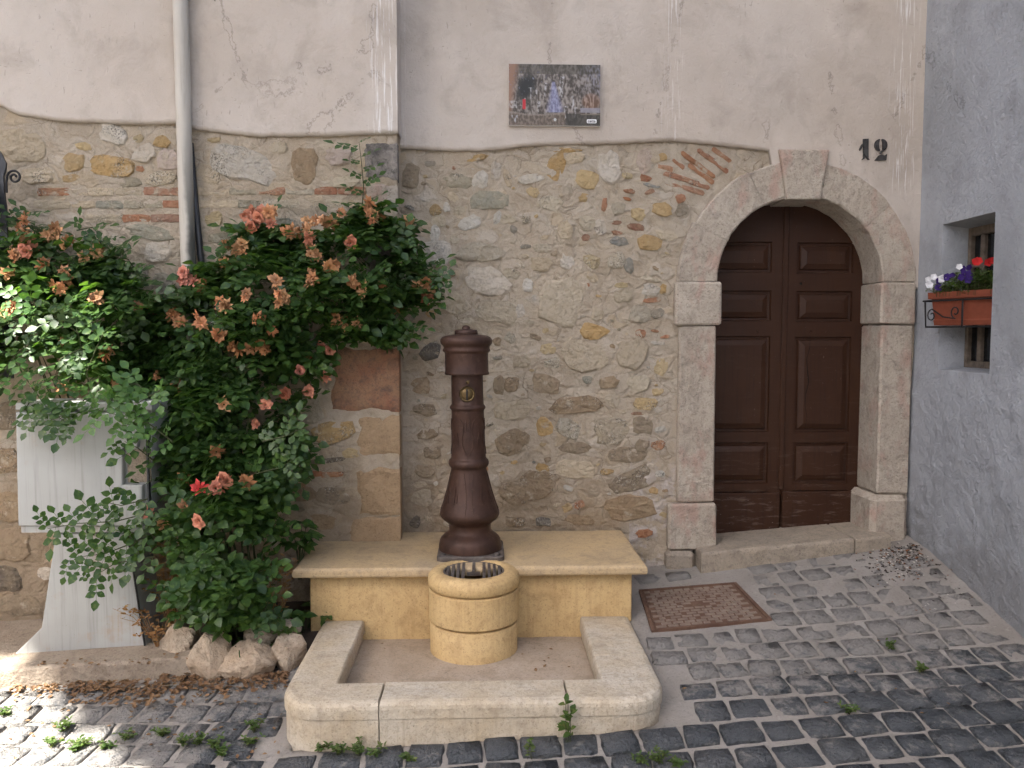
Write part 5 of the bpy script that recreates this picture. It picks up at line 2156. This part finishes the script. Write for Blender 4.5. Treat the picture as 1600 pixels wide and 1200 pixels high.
FR = [(396, 342, 9, 'p'), (408, 336, 6, 'p'), (426, 334, 5, 'f'), (455, 358, 4, 'f'), (478, 352, 3, 'f'), (510, 352, 5, 'f'), (484, 378, 2, 'p'), (488, 392, 3, 'f'), (548, 380, 1, 'p'), (530, 332, 2, 'f'), (578, 328, 4, 'f'), (588, 338, 3, 'f'),
      (638, 343, 2, 'f'), (352, 384, 2, 'f'), (370, 388, 4, 'f'), (345, 410, 3, 'f'), (292, 430, 5, 'p'), (236, 482, 4, 'p'), (270, 490, 2, 'f'), (282, 503, 3, 'f'), (310, 502, 3, 'f'), (350, 474, 4, 'f'), (346, 525, 3, 'f'), (368, 547, 2, 'f'),
      (440, 472, 5, 'f'), (430, 438, 2, 'f'), (486, 434, 3, 'f'), (546, 436, 4, 'f'), (562, 455, 3, 'f'), (602, 446, 2, 'f'), (658, 446, 5, 'f'), (666, 460, 4, 'p'), (402, 540, 4, 'f'), (412, 548, 2, 'f'), (405, 497, 2, 'f'), (421, 511, 2, 'f'),
      (478, 556, 1, 'p'), (506, 540, 1, 'p'), (515, 548, 1, 'p'), (468, 580, 1, 'p'), (509, 589, 1, 'p'), (450, 614, 2, 'p'), (482, 613, 1, 'p'), (415, 633, 1, 'p'), (401, 663, 1, 'p'), (245, 677, 3, 'p'), (284, 748, 3, 'f'), (312, 763, 1, 'r'), (334, 760, 4, 'p'),
      (350, 750, 3, 'p'), (386, 747, 2, 'f'), (288, 791, 1, 'f'), (312, 815, 1, 'p'), (253, 820, 1, 'f'), (232, 803, 1, 'p'), (625, 488, 2, 'f'), (530, 500, 3, 'f'), (560, 505, 2, 'f'), (350, 632, 1, 'f'), (338, 706, 1, 'f'), (270, 600, 3, 'f'), (245, 590, 2, 'f'), (388, 460, 2, 'f'), (500, 400, 2, 'f'), (520, 420, 2, 'f'), (318, 450, 2, 'f')]
FL = [(40, 345, 2, 'f'), (38, 368, 5, 'f'), (44, 388, 5, 'p'), (28, 398, 3, 'f'), (84, 364, 4, 'f'), (100, 374, 4, 'f'), (8, 426, 3, 'f'), (96, 447, 4, 'f'), (100, 425, 1, 'f'), (148, 462, 3, 'f'), (130, 402, 1, 'f'), (152, 392, 2, 'f'), (68, 412, 2, 'f'), (10, 490, 3, 'f'), (164, 550, 3, 'f'), (98, 535, 1, 'f'), (180, 590, 2, 'f'),
      (100, 605, 3, 'f'), (165, 640, 3, 'f'), (20, 480, 2, 'f'), (215, 480, 1, 'f')]
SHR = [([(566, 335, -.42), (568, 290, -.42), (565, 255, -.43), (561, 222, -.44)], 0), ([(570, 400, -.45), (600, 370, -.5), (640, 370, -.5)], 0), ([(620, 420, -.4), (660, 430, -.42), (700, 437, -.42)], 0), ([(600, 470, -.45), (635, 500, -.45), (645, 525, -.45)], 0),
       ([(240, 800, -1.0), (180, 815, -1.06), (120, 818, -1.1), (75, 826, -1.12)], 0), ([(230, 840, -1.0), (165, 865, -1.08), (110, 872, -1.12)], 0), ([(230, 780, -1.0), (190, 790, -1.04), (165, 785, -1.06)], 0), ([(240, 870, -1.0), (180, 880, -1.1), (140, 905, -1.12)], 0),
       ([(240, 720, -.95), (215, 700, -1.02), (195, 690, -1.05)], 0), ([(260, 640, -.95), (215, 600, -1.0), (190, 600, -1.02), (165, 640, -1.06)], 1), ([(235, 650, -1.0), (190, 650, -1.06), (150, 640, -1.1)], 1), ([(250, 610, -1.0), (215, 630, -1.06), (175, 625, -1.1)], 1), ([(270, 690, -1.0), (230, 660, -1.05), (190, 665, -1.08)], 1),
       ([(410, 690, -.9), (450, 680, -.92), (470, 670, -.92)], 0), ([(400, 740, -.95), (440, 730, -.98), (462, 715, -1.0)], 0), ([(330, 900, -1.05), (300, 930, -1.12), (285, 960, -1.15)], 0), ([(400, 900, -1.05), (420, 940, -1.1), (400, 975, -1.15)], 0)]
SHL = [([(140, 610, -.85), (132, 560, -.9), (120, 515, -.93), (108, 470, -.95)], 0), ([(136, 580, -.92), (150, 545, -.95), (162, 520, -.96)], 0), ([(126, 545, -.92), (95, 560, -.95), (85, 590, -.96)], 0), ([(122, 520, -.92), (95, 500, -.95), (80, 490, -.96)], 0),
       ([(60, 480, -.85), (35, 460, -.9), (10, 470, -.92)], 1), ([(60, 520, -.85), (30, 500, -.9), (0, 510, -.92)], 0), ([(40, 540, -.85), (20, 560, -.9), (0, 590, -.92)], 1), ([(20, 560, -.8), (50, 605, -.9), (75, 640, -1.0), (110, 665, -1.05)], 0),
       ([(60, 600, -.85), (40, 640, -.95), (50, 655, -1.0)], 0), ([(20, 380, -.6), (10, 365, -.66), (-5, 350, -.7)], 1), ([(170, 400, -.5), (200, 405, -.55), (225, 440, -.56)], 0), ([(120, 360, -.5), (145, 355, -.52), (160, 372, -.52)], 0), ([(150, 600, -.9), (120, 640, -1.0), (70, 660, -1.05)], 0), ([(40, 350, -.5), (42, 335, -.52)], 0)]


def carve_r(px, py, r):
    # the wall glimpsed through near the pipe foot and a thin spot in the upper right
    if (px - 590) ** 2 / 900 + (py - 395) ** 2 / 700 < 1 and r.random() < 0.75:
        return True
    return py > 830 and r.random() < (0.75 if px < 300 else 0.35)


rose('large climbing rose with faded salmon blossoms between the cabinet and the fountain', PR, 2700, (-1.42, -0.80, -0.20), yb_r, 0.42, FR, SHR, 3, 13, carve_r)
rose('sun-flecked climbing rose spreading over the wall above the meter cabinet', PL_, 1150, (-2.25, -0.42, -0.16), yb_l, 0.42, FL, SHL, 4, 6)


# ---- leafy plants, dry twigs, weeds
def plant(name, label, cat, base, n, size, mat, spread, height, seed, group=None, kind='broad'):
    r = random.Random(seed)
    root = thing(name, label, cat, base, group)
    st, lv = B(), B()
    for k in range(n):
        a = r.uniform(0, 6.28)
        e = Vector(base) + Vector((math.cos(a) * spread * r.uniform(0.2, 1), math.sin(a) * spread * r.uniform(0.2, 1), height * r.uniform(0.45, 1)))
        s0 = Vector(base) + Vector((r.uniform(-.01, .01), r.uniform(-.01, .01), 0))
        m = s0.lerp(e, 0.55) + Vector((0, 0, height * 0.16))
        st.tube([s0, m, e], [0.0028 * size * 20, 0.002 * size * 20, 0.001 * size * 20], 4)
        if kind == 'broad':
            for j in range(5):
                t = R(-80 + 40 * j) + r.uniform(-.2, .2)
                d = (e - m)
                d.z = 0
                d = d.normalized() if d.length > 1e-4 else Vector((1, 0, 0))
                ax = Vector((d.x * math.cos(t) - d.y * math.sin(t), d.x * math.sin(t) + d.y * math.cos(t), r.uniform(-.35, .25)))
                M = frame_m(e, ax, (r.gauss(0, .2), -0.35 + r.gauss(0, .2), 1), 1)
                v, f = leaflet(size * r.uniform(0.8, 1.2), size * 0.27, size * 0.1, size * 0.15, (0, 0, 0), 0)
                lv.add([M @ Vector(q) for q in v], f)
        else:
            for j in range(r.randint(5, 9)):
                t = r.uniform(0.15, 1.0)
                p = s0.lerp(m, t * 2) if t < 0.5 else m.lerp(e, t * 2 - 1)
                a2 = r.uniform(0, 6.28)
                M = frame_m(p, (math.cos(a2), math.sin(a2), r.uniform(-.1, .8)), (r.gauss(0, .4), -.3, 1), 1)
                v, f = leaflet(size * r.uniform(0.6, 1.2), size * (0.28 if kind == 'small' else 0.2), size * 0.08, size * 0.1, (0, 0, 0), 0)
                lv.add([M @ Vector(q) for q in v], f)
    st.build('stems', 'stem' if mat != 'dry_leaf' else 'dry_leaf', root)
    lv.build('leaves', mat, root, True)
    return root


plant('leafy_plant', 'dark leafy plant growing up against the wall above the bench end', 'plant', tuple(at(468, 905, -0.62)), 9, 0.085, 'rose_leaf', 0.10, 0.42, 1)
plant('leafy_plant', 'broad-leaved green plant leaning over the basin rim beside the bench', 'plant', tuple(atz(478, 1000, -0.25)), 11, 0.085, 'rose_leaf', 0.16, 0.22, 2)
plant('leafy_plant', 'small green plant drooping between the rocks and the basin corner', 'plant', tuple(atz(437, 1035, -0.28)), 9, 0.05, 'weed_leaf', 0.10, 0.22, 3)
plant('leafy_plant', 'low bright green plant at the foot of the roses behind the rocks', 'plant', tuple(atz(352, 1000, -0.20)), 26, 0.045, 'bright_leaf', 0.20, 0.28, 4, None, 'small')
plant('leafy_plant', 'small-leaved green shrub filling the gap under the roses by the bench', 'plant', tuple(atz(395, 985, -0.18)), 26, 0.045, 'rose_leaf', 0.22, 0.45, 5, None, 'small')
plant('dry_twig', 'dead straw-coloured twigs with shrivelled leaves in front of the cabinet plinth', 'dry plant', tuple(atz(245, 1010, -0.21)), 16, 0.036, 'dry_leaf', 0.30, 0.30, 6, None, 'small')
plant('dry_twig', 'dead rust-brown twigs under the roses next to the cabinet', 'dry plant', tuple(atz(268, 990, -0.20)), 26, 0.036, 'dry_leaf', 0.17, 0.62, 7, None, 'small')
plant('dry_twig', 'dead brown twig clump beside the left end of the bench', 'dry plant', tuple(atz(436, 990, -0.18)), 18, 0.034, 'dry_leaf', 0.13, 0.50, 8, None, 'small')
plant('tall_weed', 'tall single green weed growing up the front of the basin', 'weed', tuple(gat(888, 1160)), 3, 0.05, 'weed_leaf', 0.03, 0.22, 9, None, 'small')
plant('tall_weed', 'small dry-tipped weed at the foot of the basin front', 'weed', tuple(gat(828, 1187)), 3, 0.03, 'weed_leaf', 0.03, 0.12, 10, None, 'small')
k = 0
for (px, py, hh) in ((1395, 1016, .06), (1438, 1048, .04), (1326, 1114, .05), (1030, 1192, .07), (1000, 1190, .04), (1060, 1196, .04), (560, 1178, .06), (530, 1176, .05), (590, 1180, .05), (500, 1172, .04), (640, 1188, .04),
                     (100, 1142, .07), (130, 1166, .05), (80, 1165, .05), (310, 1162, .06), (335, 1168, .06), (285, 1162, .05), (398, 1142, .07), (395, 1160, .04), (200, 1154, .04), (255, 1148, .04), (120, 1172, .05), (10, 1118, .04), (345, 1180, .05), (165, 1170, .04)):
    lab, grp = (('small weed between the cobbles in front of the arched door', 'weeds in the cobbles before the door') if py < 1130 and px > 900 else
                ('low weed tuft at the foot of the basin front', 'weed tufts along the basin foot') if px > 450 else ('small weed in the sunlit patch of cobbles below the kerb', 'weeds in the sunlit cobbles') if px < 215 else
                ('small weed in the shaded cobble joints between the rocks and the basin corner', 'weeds in the shaded cobbles below the rocks'))
    plant('weed', lab, 'weed', tuple(gat(px, py) - Vector((0, 0, 0.006))), 9, 0.026, 'weed_leaf', 0.055, hh, 100 + k, grp, 'grass')
    k += 1

# ---- window box on the side house
pb0, pb1 = Vector((2.905, -0.345)), Vector((3.050, -0.872))
ud = (pb1 - pb0).normalized()
nd = Vector((-ud.y, ud.x))
if nd.x < 0:
    nd = -nd
zb0 = at(1450, 509, -0.36).z
zb1 = zb0 + 0.215
pot = thing('window_box', 'terracotta coloured flower box with rim in the window opening', 'flower box', (3.0, -0.6, zb0))
Ln = (pb1 - pb0).length


def boxpt(s_, d, z):
    q = pb0 + ud * s_ + nd * d
    return (q.x, q.y, z)


def boxshape(lv):
    v, f = [], []
    for (i, z) in lv:
        v += [boxpt(i, i, z), boxpt(Ln - i, i, z), boxpt(Ln - i, 0.15 - i, z), boxpt(i, 0.15 - i, z)]
    for j in range(len(lv) - 1):
        for k in range(4):
            k2 = (k + 1) % 4
            f.append((j * 4 + k, j * 4 + k2, (j + 1) * 4 + k2, (j + 1) * 4 + k))
    return v, f


v, f = boxshape([(0.030, zb0 + 0.002), (0.026, zb0 + 0.035), (0.030, zb0 + 0.04), (0.018, zb1 - 0.045)])
obj('trough', v, f + [(3, 2, 1, 0)], 'terracotta', pot)
v, f = boxshape([(0.018, zb1 - 0.045), (0.002, zb1 - 0.042), (0.0, zb1), (0.014, zb1), (0.020, zb1 - 0.03)])
obj('rim', v, f, 'terracotta', pot)
v, f = boxshape([(0.02, zb1 - 0.03), (0.05, zb1 - 0.025)])
obj('soil', v, f + [(4, 5, 6, 7)], 'soil', pot)
hold = thing('planter_bracket', 'black iron scroll holder around the terracotta flower box', 'bracket', (2.95, -0.5, zb0))
b = B()
zr_ = zb1 - 0.055
b.tube([boxpt(-0.03, -0.006, zr_), boxpt(Ln + 0.01, -0.006, zr_)], 0.006, 6)
b.tube([boxpt(-0.012, -0.008, zr_ + 0.004), boxpt(0.0, -0.008, zb0 - 0.008), boxpt(Ln, -0.008, zb0 - 0.008)], 0.006, 6)
b.tube([boxpt(0.0, -0.008, zb0 - 0.008), boxpt(0.0, 0.15, zb0 - 0.008)], 0.006, 6)
b.tube([boxpt(-0.012, -0.006, zr_), boxpt(-0.012, 0.15, zr_)], 0.006, 6)
b.tube([boxpt(0.285, -0.010, zr_), boxpt(0.285, -0.010, zb0 - 0.008)], 0.006, 6)
b.build('rails', 'black_iron', hold, True)
b = B()
pts = []
for k in range(15):
    t = k / 14
    a = R(90 + 400 * (1 - t))
    rr_ = 0.012 + 0.030 * t
    pts.append(boxpt(0.05 + rr_ * math.cos(a) * 0.9, -0.012, zb0 + 0.065 + rr_ * math.sin(a)))
pts2 = []
for k in range(15):
    t = k / 14
    a = R(-90 - 400 * t)
    rr_ = 0.042 - 0.030 * t
    pts2.append(boxpt(0.235 + rr_ * math.cos(a) * 0.9, -0.012, zb0 + 0.085 + rr_ * math.sin(a)))
b.tube(pts + [boxpt(0.14, -0.012, zb0 + 0.055)] + pts2, 0.0045, 6)
b.build('scroll', 'black_iron', hold, True)


def flower_mesh(seed):
    r = random.Random(seed)
    b = B()
    n = 10
    v = [(0, 0, -0.008)]
    for k in range(n):
        a = 2 * math.pi * k / n
        q = 0.024 if k % 2 == 0 else 0.019
        v.append((math.cos(a) * q, math.sin(a) * q, r.uniform(0, 0.004)))
    b.add(v, [(0, 1 + k, 1 + (k + 1) % n) for k in range(n)])
    return b.v, b.f


FM = mesh('flower', *flower_mesh(1), True)
FM.materials.append(MAT['petal'])


def bedding(label, s0, s1, hgt, fl, seed, cat):
    r = random.Random(seed)
    root = thing('bedding_plant', label, cat, boxpt((s0 + s1) / 2, 0.1, zb1 - 0.028))
    lv, st = B(), B()
    IM = MW[root.name].inverted()
    for k in range(int(420 * (s1 - s0) / 0.2 * (hgt / 0.12))):
        s_, d = r.uniform(s0, s1), r.uniform(-0.01, 0.14)
        h = hgt * (0.75 + 0.5 * nz(s_ * 9, d * 9, seed, 1)) * (1 - ((d - 0.09) / 0.16) ** 2 * 0.4) * r.random() ** 0.5
        p = Vector(boxpt(s_, d, zb1 - 0.02 + h))
        a = r.uniform(0, 6.28)
        M = frame_m(p, (math.cos(a), math.sin(a), r.uniform(-.3, .6)), (r.gauss(0, .4), -.3, 1), 1)
        v, f = leaflet(0.026 * r.uniform(0.7, 1.2), 0.008, 0.003, 0.004, (0, 0, 0), 0)
        lv.add([M @ Vector(q) for q in v], f)
        if k % 9 == 0:
            st.tube([boxpt(s_, d, zb1 - 0.03), p], 0.0018, 4)
    st.build('stems', 'stem', root)
    lf_ = lv.build('leaves', 'weed_leaf', root, True)
    lf_['kind'] = 'stuff'
    for (s_, d, z, c) in fl:
        o = bpy.data.objects.new('flower', FM)
        COL.objects.link(o)
        o.parent = root
        o.color = c + (1,)
        o.matrix_basis = IM @ frame_m(boxpt(s_, d, zb1 + z), (r.gauss(0, .2), r.gauss(0, .2), 1), (-0.35 + r.gauss(0, .2), -1, 0.25 + r.gauss(0, .2)), r.uniform(0.85, 1.15))
    return root


WH, PU, RE = (0.78, 0.78, 0.8), (0.055, 0.022, 0.19), (0.60, 0.022, 0.022)
bedding('white flowered trailing plant at the outer end of the flower box', 0.0, 0.12, 0.10, [(0.02, -0.02, 0.085, WH), (0.045, 0.0, 0.10, WH), (0.02, 0.0, 0.035, WH), (0.03, -0.02, 0.05, WH), (0.125, -0.02, 0.075, WH), (0.13, -0.02, 0.085, WH)], 1, 'plant')
bedding('purple petunia in the middle of the flower box', 0.10, 0.33, 0.14, [(0.10, -0.02, 0.03, PU), (0.115, -0.02, 0.025, PU), (0.15, 0.0, 0.09, PU), (0.17, 0.02, 0.10, PU), (0.13, 0.02, 0.10, PU), (0.26, 0.0, 0.085, PU), (0.27, 0.0, 0.12, PU), (0.24, 0.03, 0.14, PU), (0.33, -0.02, 0.10, PU), (0.33, -0.02, 0.065, PU), (0.335, -0.02, 0.085, PU), (0.09, 0.0, 0.07, PU), (0.24, 0.0, 0.15, WH), (0.22, 0.1, 0.15, PU)], 2, 'petunia')
bedding('red geranium at the inner end of the flower box', 0.31, 0.50, 0.18, [(0.36, 0.0, 0.165, RE), (0.37, 0.01, 0.175, RE), (0.355, 0.01, 0.175, RE), (0.45, 0.0, 0.16, RE), (0.46, 0.01, 0.17, RE), (0.44, 0.01, 0.165, RE), (0.47, 0.02, 0.17, RE)], 3, 'geranium')

# ---- litter
lit = B()
r = random.Random(12)
for k in range(900):
    t = r.random()
    px = 20 + 430 * r.random()
    py = 1062 - 0.02 * (px - 230) + abs(r.gauss(0, 1)) * (9 + 12 * (1 - abs(px - 230) / 230)) + (4 if px < 250 else -6)
    if px < 110 and r.random() < 0.6:
        continue
    p = gat(px, py)
    x, y = p.x, p.y
    if y > -1.09:
        y = -1.095 - r.random() * 0.05
    z = gz(x, y) + 0.004 + 0.012 * r.random()
    a = r.uniform(0, 6.28)
    M = frame_m((x, y, z), (math.cos(a), math.sin(a), r.uniform(-.3, .3)), (r.gauss(0, .4), r.gauss(0, .4), 1), r.uniform(0.7, 1.3))
    v, f = leaflet(0.032, 0.0105, 0.006, -0.006, (0, -0.016, 0), 0)
    lit.add([M @ Vector(q) for q in v], f)
for k in range(160):       # a few blown further: kerb top, bed, basin, street
    px, py = r.choice(((r.uniform(60, 300), r.uniform(1030, 1046)), (r.uniform(250, 470), r.uniform(1090, 1180)), (r.uniform(0, 450), r.uniform(1085, 1190)), (r.uniform(990, 1500), r.uniform(900, 1150)), (r.uniform(560, 900), r.uniform(1005, 1050))))
    zz = -0.232 if (560 < px < 905 and py < 1055) else None
    p = atz(px, py, -0.18 if py < 1047 and px < 300 else -0.22)
    if zz is None:
        if py < 1047 and px < 300:
            p = atz(px, py, -0.235)
            zz = -0.235 + 0.055 * (p.x + 2.2) + 0.006
        else:
            g0 = atz(px, py, -0.2)
            for _ in range(4):
                g0 = atz(px, py, gz(g0.x, g0.y))
            p = g0
            zz = gz(p.x, p.y) + 0.004
    else:
        p = atz(px, py, zz)
        if r.random() < 0.6:
            continue
    if px > 990 and r.random() < 0.5:
        continue
    a = r.uniform(0, 6.28)
    M = frame_m((p.x, p.y, zz), (math.cos(a), math.sin(a), r.uniform(-.2, .2)), (r.gauss(0, .3), r.gauss(0, .3), 1), r.uniform(0.5, 1.0))
    v, f = leaflet(0.032, 0.0105, 0.006, -0.006, (0, -0.016, 0), 0)
    lit.add([M @ Vector(q) for q in v], f)
lo = lit.build('fallen_leaves', 'litter_leaf', None)
tag(lo, 'brown fallen leaves drifted along the kerb, rocks and cobbles', 'fallen leaves')
lo['kind'] = 'stuff'

deb = {0: B(), 1: B(), 2: B()}
for k in range(520):
    px, py = 1410 + r.gauss(0, 30), 878 + r.gauss(0, 13)
    if r.random() < 0.18:
        px, py = r.uniform(1330, 1560), r.uniform(860, 950)
    g0 = atz(px, py, 0.05)
    for _ in range(4):
        g0 = atz(px, py, gz(g0.x, g0.y))
    if g0.x > sx_at(g0.y) - 0.03 or g0.y > -0.10:
        continue
    s_ = r.uniform(0.003, 0.008)
    M = Matrix.Translation((g0.x, g0.y, gz(g0.x, g0.y) + 0.004)) @ Matrix.Rotation(r.uniform(0, 6), 4, 'Z') @ Matrix.Rotation(r.uniform(-.6, .6), 4, 'X')
    deb[r.choice((0, 0, 0, 1, 2))].box(-s_, s_, -s_ * 0.5, s_ * 0.5, -s_ * 0.25, s_ * 0.3, 0, M)
dt = thing('swept_debris', 'heap of dark chips and dry bits swept into the corner by the doorstep', 'debris', (2.85, -0.4, gz(2.85, -0.4)))
dt['kind'] = 'stuff'
for k, c in ((0, (0.055, 0.042, 0.036)), (1, (0.55, 0.52, 0.47)), (2, (0.22, 0.10, 0.05))):
    o = deb[k].build('chips', 'grit', dt, False, c)
    o['kind'] = 'stuff'

# ---------------------------------------------------------------- unseen tree behind the viewer, placed and shaped to shade the corner
tree = thing('unseen_tree', 'unseen broad leafy tree across the street, its crown shaped to shade the houses', 'tree', (-4.6, -9.0, gz(-4.6, -9)))
r = random.Random(31)
SXZ, SYZ = SUN.x / SUN.z, SUN.y / SUN.z
leafq = []
CZ = 11.0
CC = Vector((0.6 + SXZ * CZ, -0.35 + SYZ * CZ, CZ))


def gap(u, w_):
    """sun-patch openings cut in the crown, in the plane of the shadow it throws"""
    n = 0.16 * fbm(u, w_, 0, 3.0, 3)
    if u + 1.09 * (w_ + 1.43) < -2.22 + n and w_ < -0.88 + n:
        return True
    return ((u + 1.84) / 0.68) ** 2 + ((w_ - 0.08) / 0.40) ** 2 < 1 + 2.5 * n


while len(leafq) < 20000:
    d = Vector((r.gauss(0, 1), r.gauss(0, 1), r.gauss(0, 1))).normalized() * (r.random() ** 0.4)
    p = CC + Vector((d.x * 6.6, d.y * 4.6, d.z * 2.6))
    u, w_ = p.x - SXZ * p.z, p.y - SYZ * p.z
    if gap(u, w_) and r.random() < 0.992:
        continue
    leafq.append(p)
tb = B()
for p in leafq:
    a = r.uniform(0, 6.28)
    M = frame_m(p, (math.cos(a), math.sin(a), r.uniform(-.6, .2)), (r.gauss(0, .5), r.gauss(0, .5), 1), r.uniform(0.8, 1.25))
    v = [(0, -0.12, 0), (0.11, 0.0, 0.02), (0.07, 0.12, 0), (0, 0.2, -0.03), (-0.07, 0.12, 0), (-0.11, 0, 0.02)]
    tb.add([M @ Vector(q) for q in v], [(0, 1, 2, 3), (0, 3, 4, 5)])
cr_ = tb.build('crown', 'tree_leaf', tree)
cr_['kind'] = 'stuff'
b = B()
tx, ty = -4.6, -9.0
b.tube([(tx, ty, -1.2), (tx + 0.05, ty + 0.1, 2.5), (tx - 0.05, ty + 0.9, 5.5), (CC.x, CC.y - 1.0, 8.2)], [0.42, 0.30, 0.25, 0.18], 12)
for k in range(9):
    a = k * 2.4
    e = CC + Vector((math.cos(a) * 3.4, math.sin(a) * 2.8, r.uniform(-0.4, 1.2)))
    s0 = Vector((tx - 0.05, ty + 0.9, 5.5)).lerp(Vector((CC.x, CC.y - 1.0, 8.2)), r.uniform(0.1, 1))
    b.tube([s0, s0.lerp(e, 0.5) + Vector((0, 0, 0.5)), e], [0.13, 0.08, 0.03], 7)
b.build('trunk', 'bark', tree, True)

# ---------------------------------------------------------------- unseen houses added for the light: across the square and down the street
def far_house(label, x0, x1, y0, y1, zt, face):
    t = thing('unseen_house', label, 'house', ((x0 + x1) / 2, (y0 + y1) / 2, -2))
    b = B()
    b.box(x0, x1, y0, y1, -2, zt)
    b.build('wall', 'plaster', t)
    b = B()
    xm = (x0 + x1) / 2
    b.add([(x0 - .3, y0 - .3, zt - 0.05), (x1 + .3, y0 - .3, zt - 0.05), (x1 + .3, y1 + .3, zt - 0.05), (x0 - .3, y1 + .3, zt - 0.05), (xm, y0 - .3, zt + 1.3), (xm, y1 + .3, zt + 1.3)], [(0, 1, 4), (3, 5, 2), (0, 4, 5, 3), (1, 2, 5, 4), (0, 3, 2, 1)])
    b.build('roof', 'terracotta', t)
    for k in range(4):
        for z in (0.8, 3.4):
            b = B()
            if face == 'y':
                x = x0 + (x1 - x0) * (k + 0.35) / 4
                b.box(x, x + 0.9, y1 - 0.02, y1 + 0.04, z, z + 1.5)
            else:
                y = y0 + (y1 - y0) * (k + 0.35) / 4
                b.box(x1 - 0.02, x1 + 0.04, y, y + 0.9, z, z + 1.5)
            b.build('window_shutter', 'window_wood', t)


far_house('unseen plastered house added across the square behind the tree', -12, 2, -24, -17, 6.0, 'y')
far_house('unseen plastered house added at the lower end of the street to dim the side wall', -17, -9.5, -9, 0, 5.6, 'x')  # added so the side wall sees less sky
